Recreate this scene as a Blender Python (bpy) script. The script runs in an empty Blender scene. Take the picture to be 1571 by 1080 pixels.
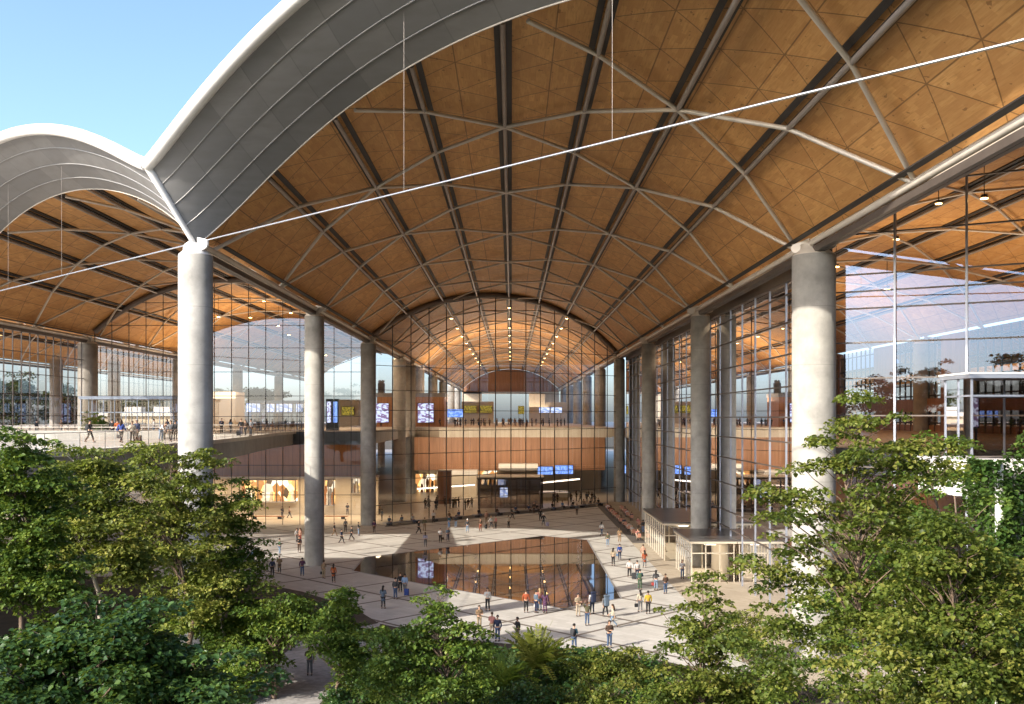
import bpy, bmesh, math, random
import numpy as np
from mathutils import Vector, Matrix, noise as mnoise
R = math.radians
sc = bpy.context.scene
COL = sc.collection
random.seed(7)

# ------------------------------------------------------------------ constants
EYE = 15.2
F = 1500.0
XL, XR, W, B = -20.3, 19.4, 39.7, 37.8
XC = (XL + XR) / 2
Y1 = 62.8
SPR = 26.3          # spring height of the vaults (column tops)
RISE = 8.3
RAD = ((W / 2) ** 2 + RISE ** 2) / (2 * RISE)
DECK = 13.2
FACE_Y = Y1 + 2 * B  # 138.4


def at(px, py, Y):
    return Vector(((px - 785) * Y / F, Y, EYE + (640 - py) * Y / F))


def gnd(px, py, z=0.0):
    Y = (EYE - z) * F / (py - 640)
    return Vector(((px - 785) * Y / F, Y, z))


def arc(xr):
    xr = max(-W / 2, min(W / 2, xr))
    return math.sqrt(RAD * RAD - xr * xr) - (RAD - RISE)


def zc(x, xl=XL):
    return SPR + arc(x - (xl + W / 2))


# ------------------------------------------------------------------ materials
class NT:
    def __init__(s, name):
        s.m = bpy.data.materials.new(name)
        s.m.use_nodes = True
        s.t = s.m.node_tree
        s.t.nodes.clear()
        s.out = s.n('ShaderNodeOutputMaterial')

    def n(s, k, **kw):
        nd = s.t.nodes.new(k)
        for a, b in kw.items():
            setattr(nd, a, b)
        return nd

    def l(s, a, b):
        s.t.links.new(a, b)

    def setin(s, nd, i, v):
        if isinstance(v, bpy.types.NodeSocket):
            s.l(v, nd.inputs[i])
        else:
            if isinstance(v, tuple) and len(v) == 3 and nd.inputs[i].type == 'RGBA':
                v = (*v, 1)
            nd.inputs[i].default_value = v

    def math(s, op, a, b=0.0, c=None):
        nd = s.n('ShaderNodeMath', operation=op)
        s.setin(nd, 0, a)
        s.setin(nd, 1, b)
        if c is not None:
            s.setin(nd, 2, c)
        return nd.outputs[0]

    def mix(s, f, a, b, bt='MIX'):
        nd = s.n('ShaderNodeMix', data_type='RGBA', blend_type=bt)
        s.setin(nd, 0, f)
        s.setin(nd, 6, a)
        s.setin(nd, 7, b)
        return nd.outputs[2]

    def ramp(s, f, stops):
        nd = s.n('ShaderNodeValToRGB')
        s.l(f, nd.inputs[0])
        el = nd.color_ramp.elements
        while len(el) < len(stops):
            el.new(0.5)
        for e, (p, c) in zip(el, stops):
            e.position = p
            e.color = (*c, 1) if len(c) == 3 else c
        return nd.outputs[0]

    def noise(s, vec, scale, detail=4, rough=.55, out=0):
        nd = s.n('ShaderNodeTexNoise')
        if vec is not None:
            s.l(vec, nd.inputs['Vector'])
        nd.inputs['Scale'].default_value = scale
        nd.inputs['Detail'].default_value = detail
        nd.inputs['Roughness'].default_value = rough
        return nd.outputs[out]

    def coord(s, k='Object'):
        return s.n('ShaderNodeTexCoord').outputs[k]

    def mapv(s, vec, scale=(1, 1, 1), rot=(0, 0, 0)):
        nd = s.n('ShaderNodeMapping')
        s.l(vec, nd.inputs[0])
        nd.inputs['Scale'].default_value = scale
        nd.inputs['Rotation'].default_value = rot
        return nd.outputs[0]

    def bump(s, h, st=.3, d=.05):
        nd = s.n('ShaderNodeBump')
        s.l(h, nd.inputs['Height'])
        nd.inputs['Strength'].default_value = st
        nd.inputs['Distance'].default_value = d
        return nd.outputs[0]

    def pbr(s, col, rough=.6, metal=0., normal=None, spec=None, ior=None):
        nd = s.n('ShaderNodeBsdfPrincipled')
        s.setin(nd, 'Base Color', col)
        s.setin(nd, 'Roughness', rough)
        s.setin(nd, 'Metallic', metal)
        if normal is not None:
            s.l(normal, nd.inputs['Normal'])
        if spec is not None:
            nd.inputs['Specular IOR Level'].default_value = spec
        if ior is not None:
            nd.inputs['IOR'].default_value = ior
        return nd

    def done(s, sh):
        s.l(sh, s.out.inputs[0])
        return s.m


def simple(name, col, rough=.6, metal=0., var=.12, scale=2.0, bump=0.0):
    t = NT(name)
    c = t.coord()
    nz = t.noise(c, scale, 5)
    lo = tuple(max(0, x * (1 - var)) for x in col)
    hi = tuple(min(1, x * (1 + var)) for x in col)
    cc = t.ramp(nz, [(.3, lo), (.7, hi)])
    nrm = t.bump(t.noise(c, scale * 8, 3), bump, .02) if bump else None
    return t.done(t.pbr(cc, rough, metal, nrm).outputs[0])


def emis(name, col, st, col2=None, scale=(1, 1, 1), kind=None):
    t = NT(name)
    e = t.n('ShaderNodeEmission')
    e.inputs[1].default_value = st
    if kind == 'screen':
        g = t.coord('Generated')
        v = t.mapv(g, scale)
        vo = t.n('ShaderNodeTexVoronoi', distance='CHEBYCHEV')
        t.l(v, vo.inputs['Vector'])
        vo.inputs['Scale'].default_value = 1
        bl = t.n('ShaderNodeSeparateColor')
        t.l(vo.outputs['Color'], bl.inputs[0])
        t.l(t.ramp(bl.outputs[0], [(.45, col), (.6, col2)]), e.inputs[0])
    elif kind == 'shop':
        g = t.coord('Object')
        v = t.mapv(g, scale)
        vo = t.n('ShaderNodeTexVoronoi')
        t.l(v, vo.inputs['Vector'])
        vo.inputs['Scale'].default_value = 1
        bl = t.n('ShaderNodeSeparateColor')
        t.l(vo.outputs['Color'], bl.inputs[0])
        t.l(t.ramp(bl.outputs[0], [(.2, (.35, .16, .05)), (.45, col), (.75, col2), (.95, (.1, .06, .03))]), e.inputs[0])
    else:
        e.inputs[0].default_value = (*col, 1)
    return t.done(e.outputs[0])


def m_wood_ceiling():
    t = NT('timber_ceiling')
    uv = t.coord('UV')
    sp = t.n('ShaderNodeSeparateXYZ')
    t.l(uv, sp.inputs[0])
    u, v = sp.outputs[0], sp.outputs[1]
    cb = t.n('ShaderNodeCombineXYZ')
    t.l(v, cb.inputs[0])
    t.l(u, cb.inputs[1])
    br = t.n('ShaderNodeTexBrick')
    t.l(cb.outputs[0], br.inputs['Vector'])
    br.inputs['Color1'].default_value = (.0, .0, .0, 1)
    br.inputs['Color2'].default_value = (1, 1, 1, 1)
    br.inputs['Scale'].default_value = 1
    br.inputs['Brick Width'].default_value = 1.25
    br.inputs['Row Height'].default_value = .31
    br.inputs['Mortar Size'].default_value = 0.0
    br.offset = .37
    br.inputs['Mortar'].default_value = (.3, .3, .3, 1)
    # triangle panel ids
    p = W / 16
    q = B / 16

    def lines(expr, per, wd):
        f = t.math('FRACT', t.math('DIVIDE', expr, per))
        d = t.math('ABSOLUTE', t.math('SUBTRACT', f, .5))
        return t.math('GREATER_THAN', d, .5 - wd / per), t.math('FLOOR', t.math('DIVIDE', expr, per))
    us = t.math('MULTIPLY', u, q / (2.70))
    e1 = t.math('ADD', us, v)
    e2 = t.math('SUBTRACT', us, v)
    l0, i0 = lines(u, 2.70, .035)
    l1, i1 = lines(e1, q * 2, .05)
    l2, i2 = lines(e2, q * 2, .05)
    idv = t.n('ShaderNodeCombineXYZ')
    for k, i in enumerate((i0, i1, i2)):
        t.l(i, idv.inputs[k])
    wn = t.n('ShaderNodeTexWhiteNoise', noise_dimensions='3D')
    t.l(idv.outputs[0], wn.inputs[0])
    ln = t.math('MAXIMUM', t.math('MAXIMUM', l1, l2), l0)
    gv = t.mapv(uv, (7, .55, 1))
    gr = t.noise(gv, 1.6, 6, .62)
    big = t.noise(t.mapv(uv, (.25, .12, 1)), 1.3, 3)
    c0 = t.ramp(gr, [(.28, (.52, .25, .075)), (.5, (.76, .40, .135)), (.75, (.85, .52, .21))])
    bw = t.n('ShaderNodeSeparateColor')
    t.l(br.outputs[0], bw.inputs[0])
    c1 = t.mix(t.math('MULTIPLY', bw.outputs[0], .72), c0, (.54, .245, .07))
    c2 = t.mix(t.math('MULTIPLY', wn.outputs[0], .42), c1, (.46, .22, .075))
    c3 = t.mix(t.math('MULTIPLY', big, .25), c2, (.66, .40, .17))
    kn = t.noise(t.mapv(uv, (2.6, 1.5, 1)), 1.2, 2)
    c4 = t.mix(t.math('MULTIPLY', t.math('GREATER_THAN', kn, .685), .55), c3, (.17, .062, .018))
    c5 = t.mix(t.math('MULTIPLY', ln, .62), c4, (.07, .03, .012))
    return t.done(t.pbr(c5, .55, 0, None, .3).outputs[0])


def m_wood_panel(name, axis='z', col=((.24, .09, .03), (.36, .15, .055))):
    t = NT(name)
    c = t.coord()
    v = t.mapv(c, (1.6, 1.6, .12))
    gr = t.noise(v, 2.0, 5)
    c0 = t.ramp(gr, [(.3, col[0]), (.7, col[1])])
    sp = t.n('ShaderNodeSeparateXYZ')
    t.l(c, sp.inputs[0])
    f = t.math('FRACT', t.math('DIVIDE', t.math('ADD', sp.outputs[0], sp.outputs[1]), 1.2))
    ln = t.math('LESS_THAN', f, .03)
    c1 = t.mix(t.math('MULTIPLY', ln, .7), c0, (.05, .02, .01))
    return t.done(t.pbr(c1, .45).outputs[0])


def m_concrete(name, base=(.41, .39, .35), dark=(.20, .195, .175)):
    t = NT(name)
    c = t.coord()
    n1 = t.noise(c, .55, 6, .6)
    n2 = t.noise(t.mapv(c, (3.5, 3.5, .18)), 1.0, 5, .6)
    n3 = t.noise(c, 7, 4)
    c0 = t.ramp(n1, [(.3, dark), (.65, base)])
    c1 = t.mix(t.ramp(n2, [(.38, (0, 0, 0)), (.7, (.55, .55, .55))]), c0, tuple(x * .72 for x in base))
    sp = t.n('ShaderNodeSeparateXYZ')
    t.l(c, sp.inputs[0])
    f = t.math('FRACT', t.math('DIVIDE', sp.outputs[2], 3.7))
    ln = t.math('LESS_THAN', f, .012)
    c2 = t.mix(t.math('MULTIPLY', ln, .45), c1, tuple(x * .45 for x in base))
    hole = t.n('ShaderNodeTexVoronoi')
    t.l(c, hole.inputs['Vector'])
    hole.inputs['Scale'].default_value = 3.2
    c3 = t.mix(t.math('MULTIPLY', t.math('LESS_THAN', hole.outputs['Distance'], .07), .5), c2, tuple(x * .4 for x in base))
    return t.done(t.pbr(c3, .75, 0, t.bump(n3, .12, .02)).outputs[0])


def m_paving(name, base=(.52, .495, .45), line=(.115, .09, .07), lattice=True, cell=.62):
    t = NT(name)
    c = t.coord()
    sp = t.n('ShaderNodeSeparateXYZ')
    t.l(c, sp.inputs[0])
    x, y = sp.outputs[0], sp.outputs[1]
    vo = t.n('ShaderNodeTexBrick')
    t.l(t.mapv(c, (1, 1, 1), (0, 0, R(45))), vo.inputs['Vector'])
    vo.inputs['Scale'].default_value = 1
    vo.inputs['Brick Width'].default_value = cell * 2
    vo.inputs['Row Height'].default_value = cell
    vo.inputs['Mortar Size'].default_value = .012
    vo.inputs['Color1'].default_value = (.35, .35, .35, 1)
    vo.inputs['Color2'].default_value = (.75, .75, .75, 1)
    vo.inputs['Mortar'].default_value = (.12, .12, .12, 1)
    n1 = t.noise(c, .22, 5)
    n2 = t.noise(c, 3.0, 5, .65)
    cc = t.mix(.55, tuple(b * .72 for b in base), vo.outputs[0], 'MULTIPLY')
    cc = t.mix(t.ramp(n1, [(.3, (.15, .15, .15)), (.7, (.85, .85, .85))]), tuple(b * .86 for b in base), tuple(min(1, b * 1.08) for b in base))
    cc = t.mix(.42, cc, vo.outputs[0], 'SOFT_LIGHT')
    cc = t.mix(t.ramp(n2, [(.45, (0, 0, 0)), (.8, (.35, .35, .35))]), cc, tuple(b * .6 for b in base))
    if lattice:
        per = B / 4
        a = t.math('ADD', x, y)
        b = t.math('SUBTRACT', x, y)

        def ln(e, off):
            f = t.math('FRACT', t.math('DIVIDE', t.math('ADD', e, -off + per * 50), per))
            d = t.math('ABSOLUTE', t.math('SUBTRACT', f, .5))
            return t.math('GREATER_THAN', d, .5 - .23 / per)
        L = t.math('MAXIMUM', ln(a, 81.9), ln(b, -63.6))
        cc = t.mix(t.math('MULTIPLY', L, .9), cc, line)
    return t.done(t.pbr(cc, .8, 0, t.bump(n2, .15, .01)).outputs[0])


def m_glass(name, tint=(.80, .78, .76), ior=1.75, rmul=1.0, rcol=(.95, .96, 1)):
    t = NT(name)
    tr = t.n('ShaderNodeBsdfTransparent')
    tr.inputs[0].default_value = (*tint, 1)
    gl = t.n('ShaderNodeBsdfGlossy')
    gl.inputs['Roughness'].default_value = .0
    gl.inputs[0].default_value = (*rcol, 1)
    # very slight pane to pane waviness
    c = t.coord()
    bn = t.bump(t.noise(c, .35, 1), .02, .05)
    t.l(bn, gl.inputs['Normal'])
    fr = t.n('ShaderNodeFresnel')
    fr.inputs[0].default_value = ior
    mx = t.n('ShaderNodeMixShader')
    t.l(t.math('MULTIPLY', fr.outputs[0], rmul), mx.inputs[0])
    t.l(tr.outputs[0], mx.inputs[1])
    t.l(gl.outputs[0], mx.inputs[2])
    return t.done(mx.outputs[0])


def m_leaf(name, cols, trans=.35, rough=.5):
    t = NT(name)
    a = t.n('ShaderNodeAttribute', attribute_name='tone')
    n = len(cols)
    cc = t.ramp(a.outputs['Fac'], [(i / (n - 1), c) for i, c in enumerate(cols)])
    p = t.pbr(cc, rough, 0, None, .35)
    tl = t.n('ShaderNodeBsdfTranslucent')
    t.l(t.mix(.6, cc, (.20, .26, .02)), tl.inputs[0])
    mx = t.n('ShaderNodeMixShader')
    mx.inputs[0].default_value = trans
    t.l(p.outputs[0], mx.inputs[1])
    t.l(tl.outputs[0], mx.inputs[2])
    return t.done(mx.outputs[0])


def m_bark(name, a, b):
    t = NT(name)
    c = t.coord()
    n = t.noise(t.mapv(c, (6, 6, 1.2)), 1.5, 5)
    return t.done(t.pbr(t.ramp(n, [(.3, a), (.7, b)]), .85, 0, t.bump(n, .4, .03)).outputs[0])


def m_water():
    t = NT('pool_water')
    c = t.coord()
    n = t.noise(t.mapv(c, (.6, 1.2, 1)), 1.2, 2)
    return t.done(t.pbr((.035, .026, .02), .015, 0, t.bump(n, .012, .05), None, 2.1).outputs[0])


M = {}
M['ceil'] = m_wood_ceiling()
M['wood'] = m_wood_panel('timber_panel', col=((.29, .145, .078), (.40, .21, .115)))
M['woodlight'] = m_wood_panel('timber_panel_orange', col=((.34, .15, .06), (.46, .22, .10)))
M['conc'] = m_concrete('cast_concrete')
M['conc_d'] = m_concrete('deck_concrete', (.36, .34, .30), (.26, .245, .22))
M['pave'] = m_paving('stone_paving')
M['pave2'] = m_paving('pavement_stone', (.43, .36, .27), lattice=False, cell=.4)
M['deckpave'] = m_paving('deck_paving', (.56, .51, .43), lattice=False)
M['floor'] = simple('hall_terrazzo', (.52, .45, .36), .35, 0, .08, .6)
def m_fascia():
    t = NT('fascia_aluminium')
    uv = t.coord('UV')
    sp = t.n('ShaderNodeSeparateXYZ')
    t.l(uv, sp.inputs[0])
    cb = t.n('ShaderNodeCombineXYZ')
    t.l(t.math('FLOOR', sp.outputs[0]), cb.inputs[0])
    t.l(t.math('FLOOR', sp.outputs[1]), cb.inputs[1])
    wn = t.n('ShaderNodeTexWhiteNoise', noise_dimensions='3D')
    t.l(cb.outputs[0], wn.inputs[0])
    nz = t.noise(t.mapv(t.coord(), (.4, .4, 2.2)), 1.2, 5)
    fx = t.math('FRACT', sp.outputs[0])
    ln = t.math('LESS_THAN', fx, .02)
    c = t.mix(wn.outputs[0], (.195, .195, .195), (.275, .27, .265))
    c = t.mix(t.ramp(nz, [(.4, (0, 0, 0)), (.75, (.5, .5, .5))]), c, (.17, .165, .155))
    c = t.mix(t.math('MULTIPLY', ln, .4), c, (.12, .12, .12))
    return t.done(t.pbr(c, .5, .1).outputs[0])


M['fascia'] = m_fascia()
M['seam'] = simple('seam_aluminium', (.36, .355, .35), .4, .3, .08, 1)
M['lip'] = simple('white_roof_edge', (.80, .78, .75), .35, 0, .03, 1)
M['rooftop'] = simple('roof_sheet', (.6, .6, .6), .5, 0, .05, .5)
M['steel'] = simple('painted_steel', (.62, .56, .48), .36, .15, .08, 1)
M['beam'] = simple('beam_steel', (.30, .265, .235), .35, .3, .1, 1)
M['rod'] = simple('polished_steel', (.55, .55, .56), .25, .8, .05, 1)
M['dark'] = simple('dark_channel', (.022, .017, .014), .6, 0, .2, 1)
M['arch'] = simple('arch_steel', (.20, .17, .15), .45, .3, .12, 1)
M['bronze'] = simple('bronze_beam', (.105, .085, .072), .45, .3, .12, 1)
M['mull'] = simple('mullion_steel', (.060, .052, .050), .45, .4, .15, 1)
M['fin'] = simple('grey_fin', (.33, .35, .40), .35, .5, .1, 1)
M['bluesteel'] = simple('blue_grey_frame', (.30, .36, .45), .4, .4, .1, 1)
M['white'] = simple('white_paint', (.76, .74, .70), .45, 0, .05, 1)
M['cream'] = simple('cream_plaster', (.58, .51, .40), .7, 0, .08, .5)
M['grey'] = simple('grey_panel', (.25, .24, .235), .5, 0, .12, .7)
M['black'] = simple('black_panel', (.02, .02, .022), .35, 0, .2, 1)
M['pavroof'] = simple('pavilion_roof', (.13, .12, .115), .3, .5, .1, .6)
M['glass'] = m_glass('facade_glass', (.76, .735, .72), 2.15, 1.0, (.78, .86, 1))
M['glass_r'] = m_glass('facade_glass_tinted', (.60, .56, .54), 1.5)
M['glass_m'] = m_glass('facade_glass_mirror', (.60, .585, .58), 2.1, 1.0, (.40, .56, .84))
M['glass_b'] = m_glass('balustrade_glass', (.94, .95, .95), 1.3, .25)
M['glass_w'] = m_glass('window_blue_glass', (.42, .55, .68), 1.5)
M['glass_c'] = m_glass('clear_glass', (.90, .89, .86), 1.45)
M['water'] = m_water()
M['glass_drop'] = m_glass('water_drops', (.93, .94, .95), 1.4)
M['soil'] = simple('soil', (.055, .042, .028), .95, 0, .3, .8, .3)
M['earth'] = simple('ground_earth', (.10, .095, .07), .95, 0, .25, .05)
M['gravel'] = simple('gravel_path', (.30, .28, .26), .9, 0, .25, 3, .4)
M['lamp'] = emis('warm_lamp', (1, .58, .20), 17)
M['ledstrip'] = emis('led_strip', (1, .86, .70), 2.2)
M['scr_b'] = emis('blue_screen', (.12, .24, .75), .75, (.30, .48, .95), (22, 3, 7), 'screen')
M['scr_w'] = emis('white_screen', (.70, .80, 1.0), .75, (.28, .40, .8), (7, 3, 7), 'screen')
M['scr_ad'] = emis('poster_screen', (.62, .72, 1.0), .7, (.22, .16, .30), (6, 3, 14), 'screen')
M['scr_y'] = emis('departure_screen', (.55, .42, .06), .42, (.035, .03, .02), (34, 3, 9), 'screen')
M['shop'] = emis('lit_shop', (1.0, .62, .20), 1.25, (1.0, .88, .66), (1.1, 1.1, .8), 'shop')
M['skin'] = simple('skin', (.46, .27, .18), .6, 0, .05, 4)
M['skin2'] = simple('skin_brown', (.24, .125, .075), .6, 0, .05, 4)
M['eye'] = simple('eye', (.03, .02, .02), .3, 0, .05, 4)
M['shoe'] = simple('shoe_leather', (.035, .028, .025), .5, 0, .1, 4)
M['bark'] = m_bark('brown_bark', (.085, .055, .035), (.20, .14, .095))
M['bark_w'] = m_bark('pale_bark', (.25, .20, .15), (.50, .44, .36))
LG = [(.030, .060, .010), (.060, .110, .016), (.105, .165, .024), (.19, .235, .036)]
M['leaf_bright'] = m_leaf('bright_leaves', [(0.044, 0.0686, 0.0114), (0.0924, 0.1276, 0.0194), (0.154, 0.1804, 0.029), (0.2464, 0.2376, 0.0484)], .4)
M['leaf_mid'] = m_leaf('green_leaves', [(0.0338, 0.0675, 0.0113), (0.0675, 0.1238, 0.018), (0.1182, 0.1857, 0.027), (0.2137, 0.2643, 0.0405)], .35)
M['leaf_olive'] = m_leaf('olive_leaves', [(0.066, 0.0908, 0.0165), (0.1403, 0.1733, 0.0297), (0.231, 0.2558, 0.0462), (0.363, 0.3382, 0.0743)], .38)
M['leaf_dark'] = m_leaf('dark_leaves', [(0.0162, 0.0432, 0.0135), (0.0324, 0.0783, 0.0216), (0.0567, 0.1148, 0.027), (0.1013, 0.1688, 0.0351)], .3, .4)
M['leaf_ivy'] = m_leaf('ivy_leaves', [(0.018, 0.045, 0.012), (0.0375, 0.0825, 0.0165), (0.0675, 0.12, 0.024), (0.12, 0.1725, 0.036)], .25, .45)
M['leaf_far'] = m_leaf('far_leaves', [(.020, .035, .012), (.035, .055, .018), (.05, .07, .024)], .2)

CLOTH = {}


def cloth(name, col):
    if name not in CLOTH:
        CLOTH[name] = simple('cloth_' + name.replace(' ', '_'), col, .85, 0, .15, 9)
    return CLOTH[name]


# ------------------------------------------------------------------ mesh builder
WL = {}


class MB:
    def __init__(s):
        s.v, s.f, s.mi, s.uv, s.sm = [], [], [], None, []

    def add(s, vs, fs, mi=0, smooth=False):
        o = len(s.v)
        s.v += [tuple(v) for v in vs]
        for f in fs:
            s.f.append(tuple(i + o for i in f))
            s.mi.append(mi)
            s.sm.append(smooth)
        return s

    def box(s, c, size, rz=0, mi=0, M4=None):
        x, y, z = size[0] / 2, size[1] / 2, size[2] / 2
        ca, sa = math.cos(rz), math.sin(rz)
        vs = []
        for a, b, d in ((-x, -y, -z), (x, -y, -z), (x, y, -z), (-x, y, -z), (-x, -y, z), (x, -y, z), (x, y, z), (-x, y, z)):
            vs.append((c[0] + a * ca - b * sa, c[1] + a * sa + b * ca, c[2] + d))
        return s.add(vs, [(0, 3, 2, 1), (4, 5, 6, 7), (0, 1, 5, 4), (1, 2, 6, 5), (2, 3, 7, 6), (3, 0, 4, 7)], mi)

    def b2(s, x0, x1, y0, y1, z0, z1, mi=0):
        return s.box(((x0 + x1) / 2, (y0 + y1) / 2, (z0 + z1) / 2), (abs(x1 - x0), abs(y1 - y0), abs(z1 - z0)), 0, mi)

    def tube(s, pts, r, n=8, mi=0, cap=True, r2=None):
        pts = [Vector(p) for p in pts]
        rs = r if isinstance(r, (list, tuple)) else [r] * len(pts)
        rings = []
        up = Vector((0, 0, 1))
        prev = None
        for i, p in enumerate(pts):
            a = pts[max(0, i - 1)]
            b = pts[min(len(pts) - 1, i + 1)]
            t = (b - a)
            if t.length < 1e-9:
                t = Vector((0, 0, 1))
            t.normalize()
            if prev is None:
                ref = up if abs(t.z) < .95 else Vector((1, 0, 0))
                u = t.cross(ref).normalized()
            else:
                u = (prev - t * prev.dot(t))
                u = u.normalized() if u.length > 1e-6 else t.cross(up).normalized()
            prev = u
            w = t.cross(u)
            rings.append([p + (u * math.cos(k * 2 * math.pi / n) + w * math.sin(k * 2 * math.pi / n)) * rs[i] for k in range(n)])
        vs = [q for rg in rings for q in rg]
        fs = []
        for i in range(len(pts) - 1):
            for k in range(n):
                k2 = (k + 1) % n
                fs.append((i * n + k, i * n + k2, (i + 1) * n + k2, (i + 1) * n + k))
        s.add(vs, fs, mi, True)
        if cap:
            s.add(rings[0], [tuple(range(n))[::-1]], mi)
            s.add(rings[-1], [tuple(range(n))], mi)
        return s

    def grid(s, rows, mi=0, smooth=True):
        nr, nc = len(rows), len(rows[0])
        vs = [p for r in rows for p in r]
        fs = [(i * nc + j, i * nc + j + 1, (i + 1) * nc + j + 1, (i + 1) * nc + j) for i in range(nr - 1) for j in range(nc - 1)]
        return s.add(vs, fs, mi, smooth)

    def prism(s, poly, z0, z1, mi=0):
        n = len(poly)
        vs = [(p[0], p[1], z0) for p in poly] + [(p[0], p[1], z1) for p in poly]
        fs = [tuple(range(n))[::-1], tuple(range(n, 2 * n))] + [(i, (i + 1) % n, n + (i + 1) % n, n + i) for i in range(n)]
        return s.add(vs, fs, mi)

    def ball(s, c, r, n=8, m=6, mi=0):
        rr = r if isinstance(r, (tuple, list)) else (r, r, r)
        rows = []
        for i in range(m + 1):
            th = math.pi * i / m
            rows.append([(c[0] + rr[0] * math.sin(th) * math.cos(2 * math.pi * k / n), c[1] + rr[1] * math.sin(th) * math.sin(2 * math.pi * k / n), c[2] + rr[2] * math.cos(th)) for k in range(n + 1)])
        return s.grid(rows, mi)

    def lathe(s, prof, c=(0, 0), n=32, mi=0):
        rows = [[(c[0] + r * math.cos(2 * math.pi * k / n), c[1] + r * math.sin(2 * math.pi * k / n), z) for k in range(n + 1)] for r, z in prof]
        return s.grid(rows, mi)

    def mesh(s, name, mats, off=(0, 0, 0)):
        me = bpy.data.meshes.new(name)
        ox, oy, oz = off
        me.from_pydata([(a - ox, b - oy, c - oz) for a, b, c in s.v], [], s.f)
        for m in (mats if isinstance(mats, (list, tuple)) else [mats]):
            me.materials.append(m)
        me.polygons.foreach_set('material_index', s.mi)
        me.polygons.foreach_set('use_smooth', s.sm)
        me.update()
        return me

    def build(s, name, mats, parent=None, merge=False):
        off = WL.get(parent.name, (0, 0, 0)) if parent else (0, 0, 0)
        me = s.mesh(name, mats, off)
        if merge:
            bm = bmesh.new()
            bm.from_mesh(me)
            bmesh.ops.remove_doubles(bm, verts=bm.verts, dist=1e-4)
            bm.to_mesh(me)
            bm.free()
        o = bpy.data.objects.new(name, me)
        COL.objects.link(o)
        if parent:
            o.parent = parent
            WL[o.name] = off
        return o


def tag(o, label=None, cat=None, group=None, kind=None):
    if label:
        o['label'] = label
    if cat:
        o['category'] = cat
    if group:
        o['group'] = group
    if kind:
        o['kind'] = kind
    return o


def thing(name, label, cat, loc=(0, 0, 0), group=None):
    o = bpy.data.objects.new(name, None)
    COL.objects.link(o)
    o.location = loc
    o.empty_display_size = .3
    WL[o.name] = tuple(loc)
    return tag(o, label, cat, group, 'thing')


def struct(o):
    o['kind'] = 'structure'
    return o


def kids(o):
    return KIDS.get(o.name, [])


KIDS = {}


def copy_tree(o, parent=None):
    c = o.copy()
    COL.objects.link(c)
    c.parent = parent
    for ch in [x for x in bpy.data.objects if x.parent == o] if o.name not in KIDS else KIDS[o.name]:
        copy_tree(ch, c)
    return c


# ------------------------------------------------------------------ setting: ground
def sheet(name, poly, z, mat):
    return struct(MB().add([(p[0], p[1], z) for p in poly], [tuple(range(len(poly)))]).build(name, mat))


def diag_y(x):          # main gable wall, from (XL,FACE_Y) to (XR, FACE_Y+B)
    return FACE_Y + (x - XL) * B / W


sheet('ground', [(-3000, -3000), (3000, -3000), (3000, 3000), (-3000, 3000)], -.02, M['earth'])
sheet('hall_floor', [(-140, 90), (140, 30), (140, 460), (-140, 460)], -.008, M['floor'])
sheet('plaza', [(-60, 40), (14.5, 40), (14.5, diag_y(14.5)), (XL, FACE_Y), (-60, FACE_Y)], 0.0, M['pave'])
sheet('pavement', [(14.5, 40), (20.9, 40), (20.9, diag_y(20.9)), (14.5, diag_y(14.5))], 0.004, M['pave2'])
pool_px = [(541, 876), (559, 855), (834, 822), (901, 828), (953, 918), (864, 934), (657, 898)]
pool = [gnd(*p) for p in pool_px]
sheet('water', [(p.x, p.y) for p in pool][::-1], .006, M['water'])
rim = MB()
for a_, b_ in zip(pool, pool[1:] + pool[:1]):
    d_ = b_ - a_
    rim.box(((a_.x + b_.x) / 2, (a_.y + b_.y) / 2, .012), (d_.length + .1, .16, .024), math.atan2(d_.y, d_.x))
tag(rim.build('pool_edging', M['grey']), 'thin grey metal edging around the angular pool', 'pool edge', kind='thing')
bed = [(-70, 30), (40, 30), (40, 50), (14, 54.5), (9.5, 60), (5.5, 62.6), (.2, 64.5), (-3.7, 66), (-6.6, 68.4), (-9.6, 71), (-12.5, 77), (-18, 84), (-27, 92), (-70, 92)]
MB().prism(bed, -.01, .22).build('planting_bed', M['soil'])['kind'] = 'structure'
sheet('path', [(-15.5, 30), (-11.8, 30), (-9.7, 55), (-8.2, 62), (-9.6, 71.2), (-14, 66), (-15, 56)], .232, M['gravel'])


# ------------------------------------------------------------------ vaulted roofs
def inset(x, xl):
    d = max(0, min(x - xl, xl + W - x))
    return 3.8 * (1 - math.exp(-d / 2.4))


nv = Vector((-B, -W, 0)).normalized()


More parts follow.
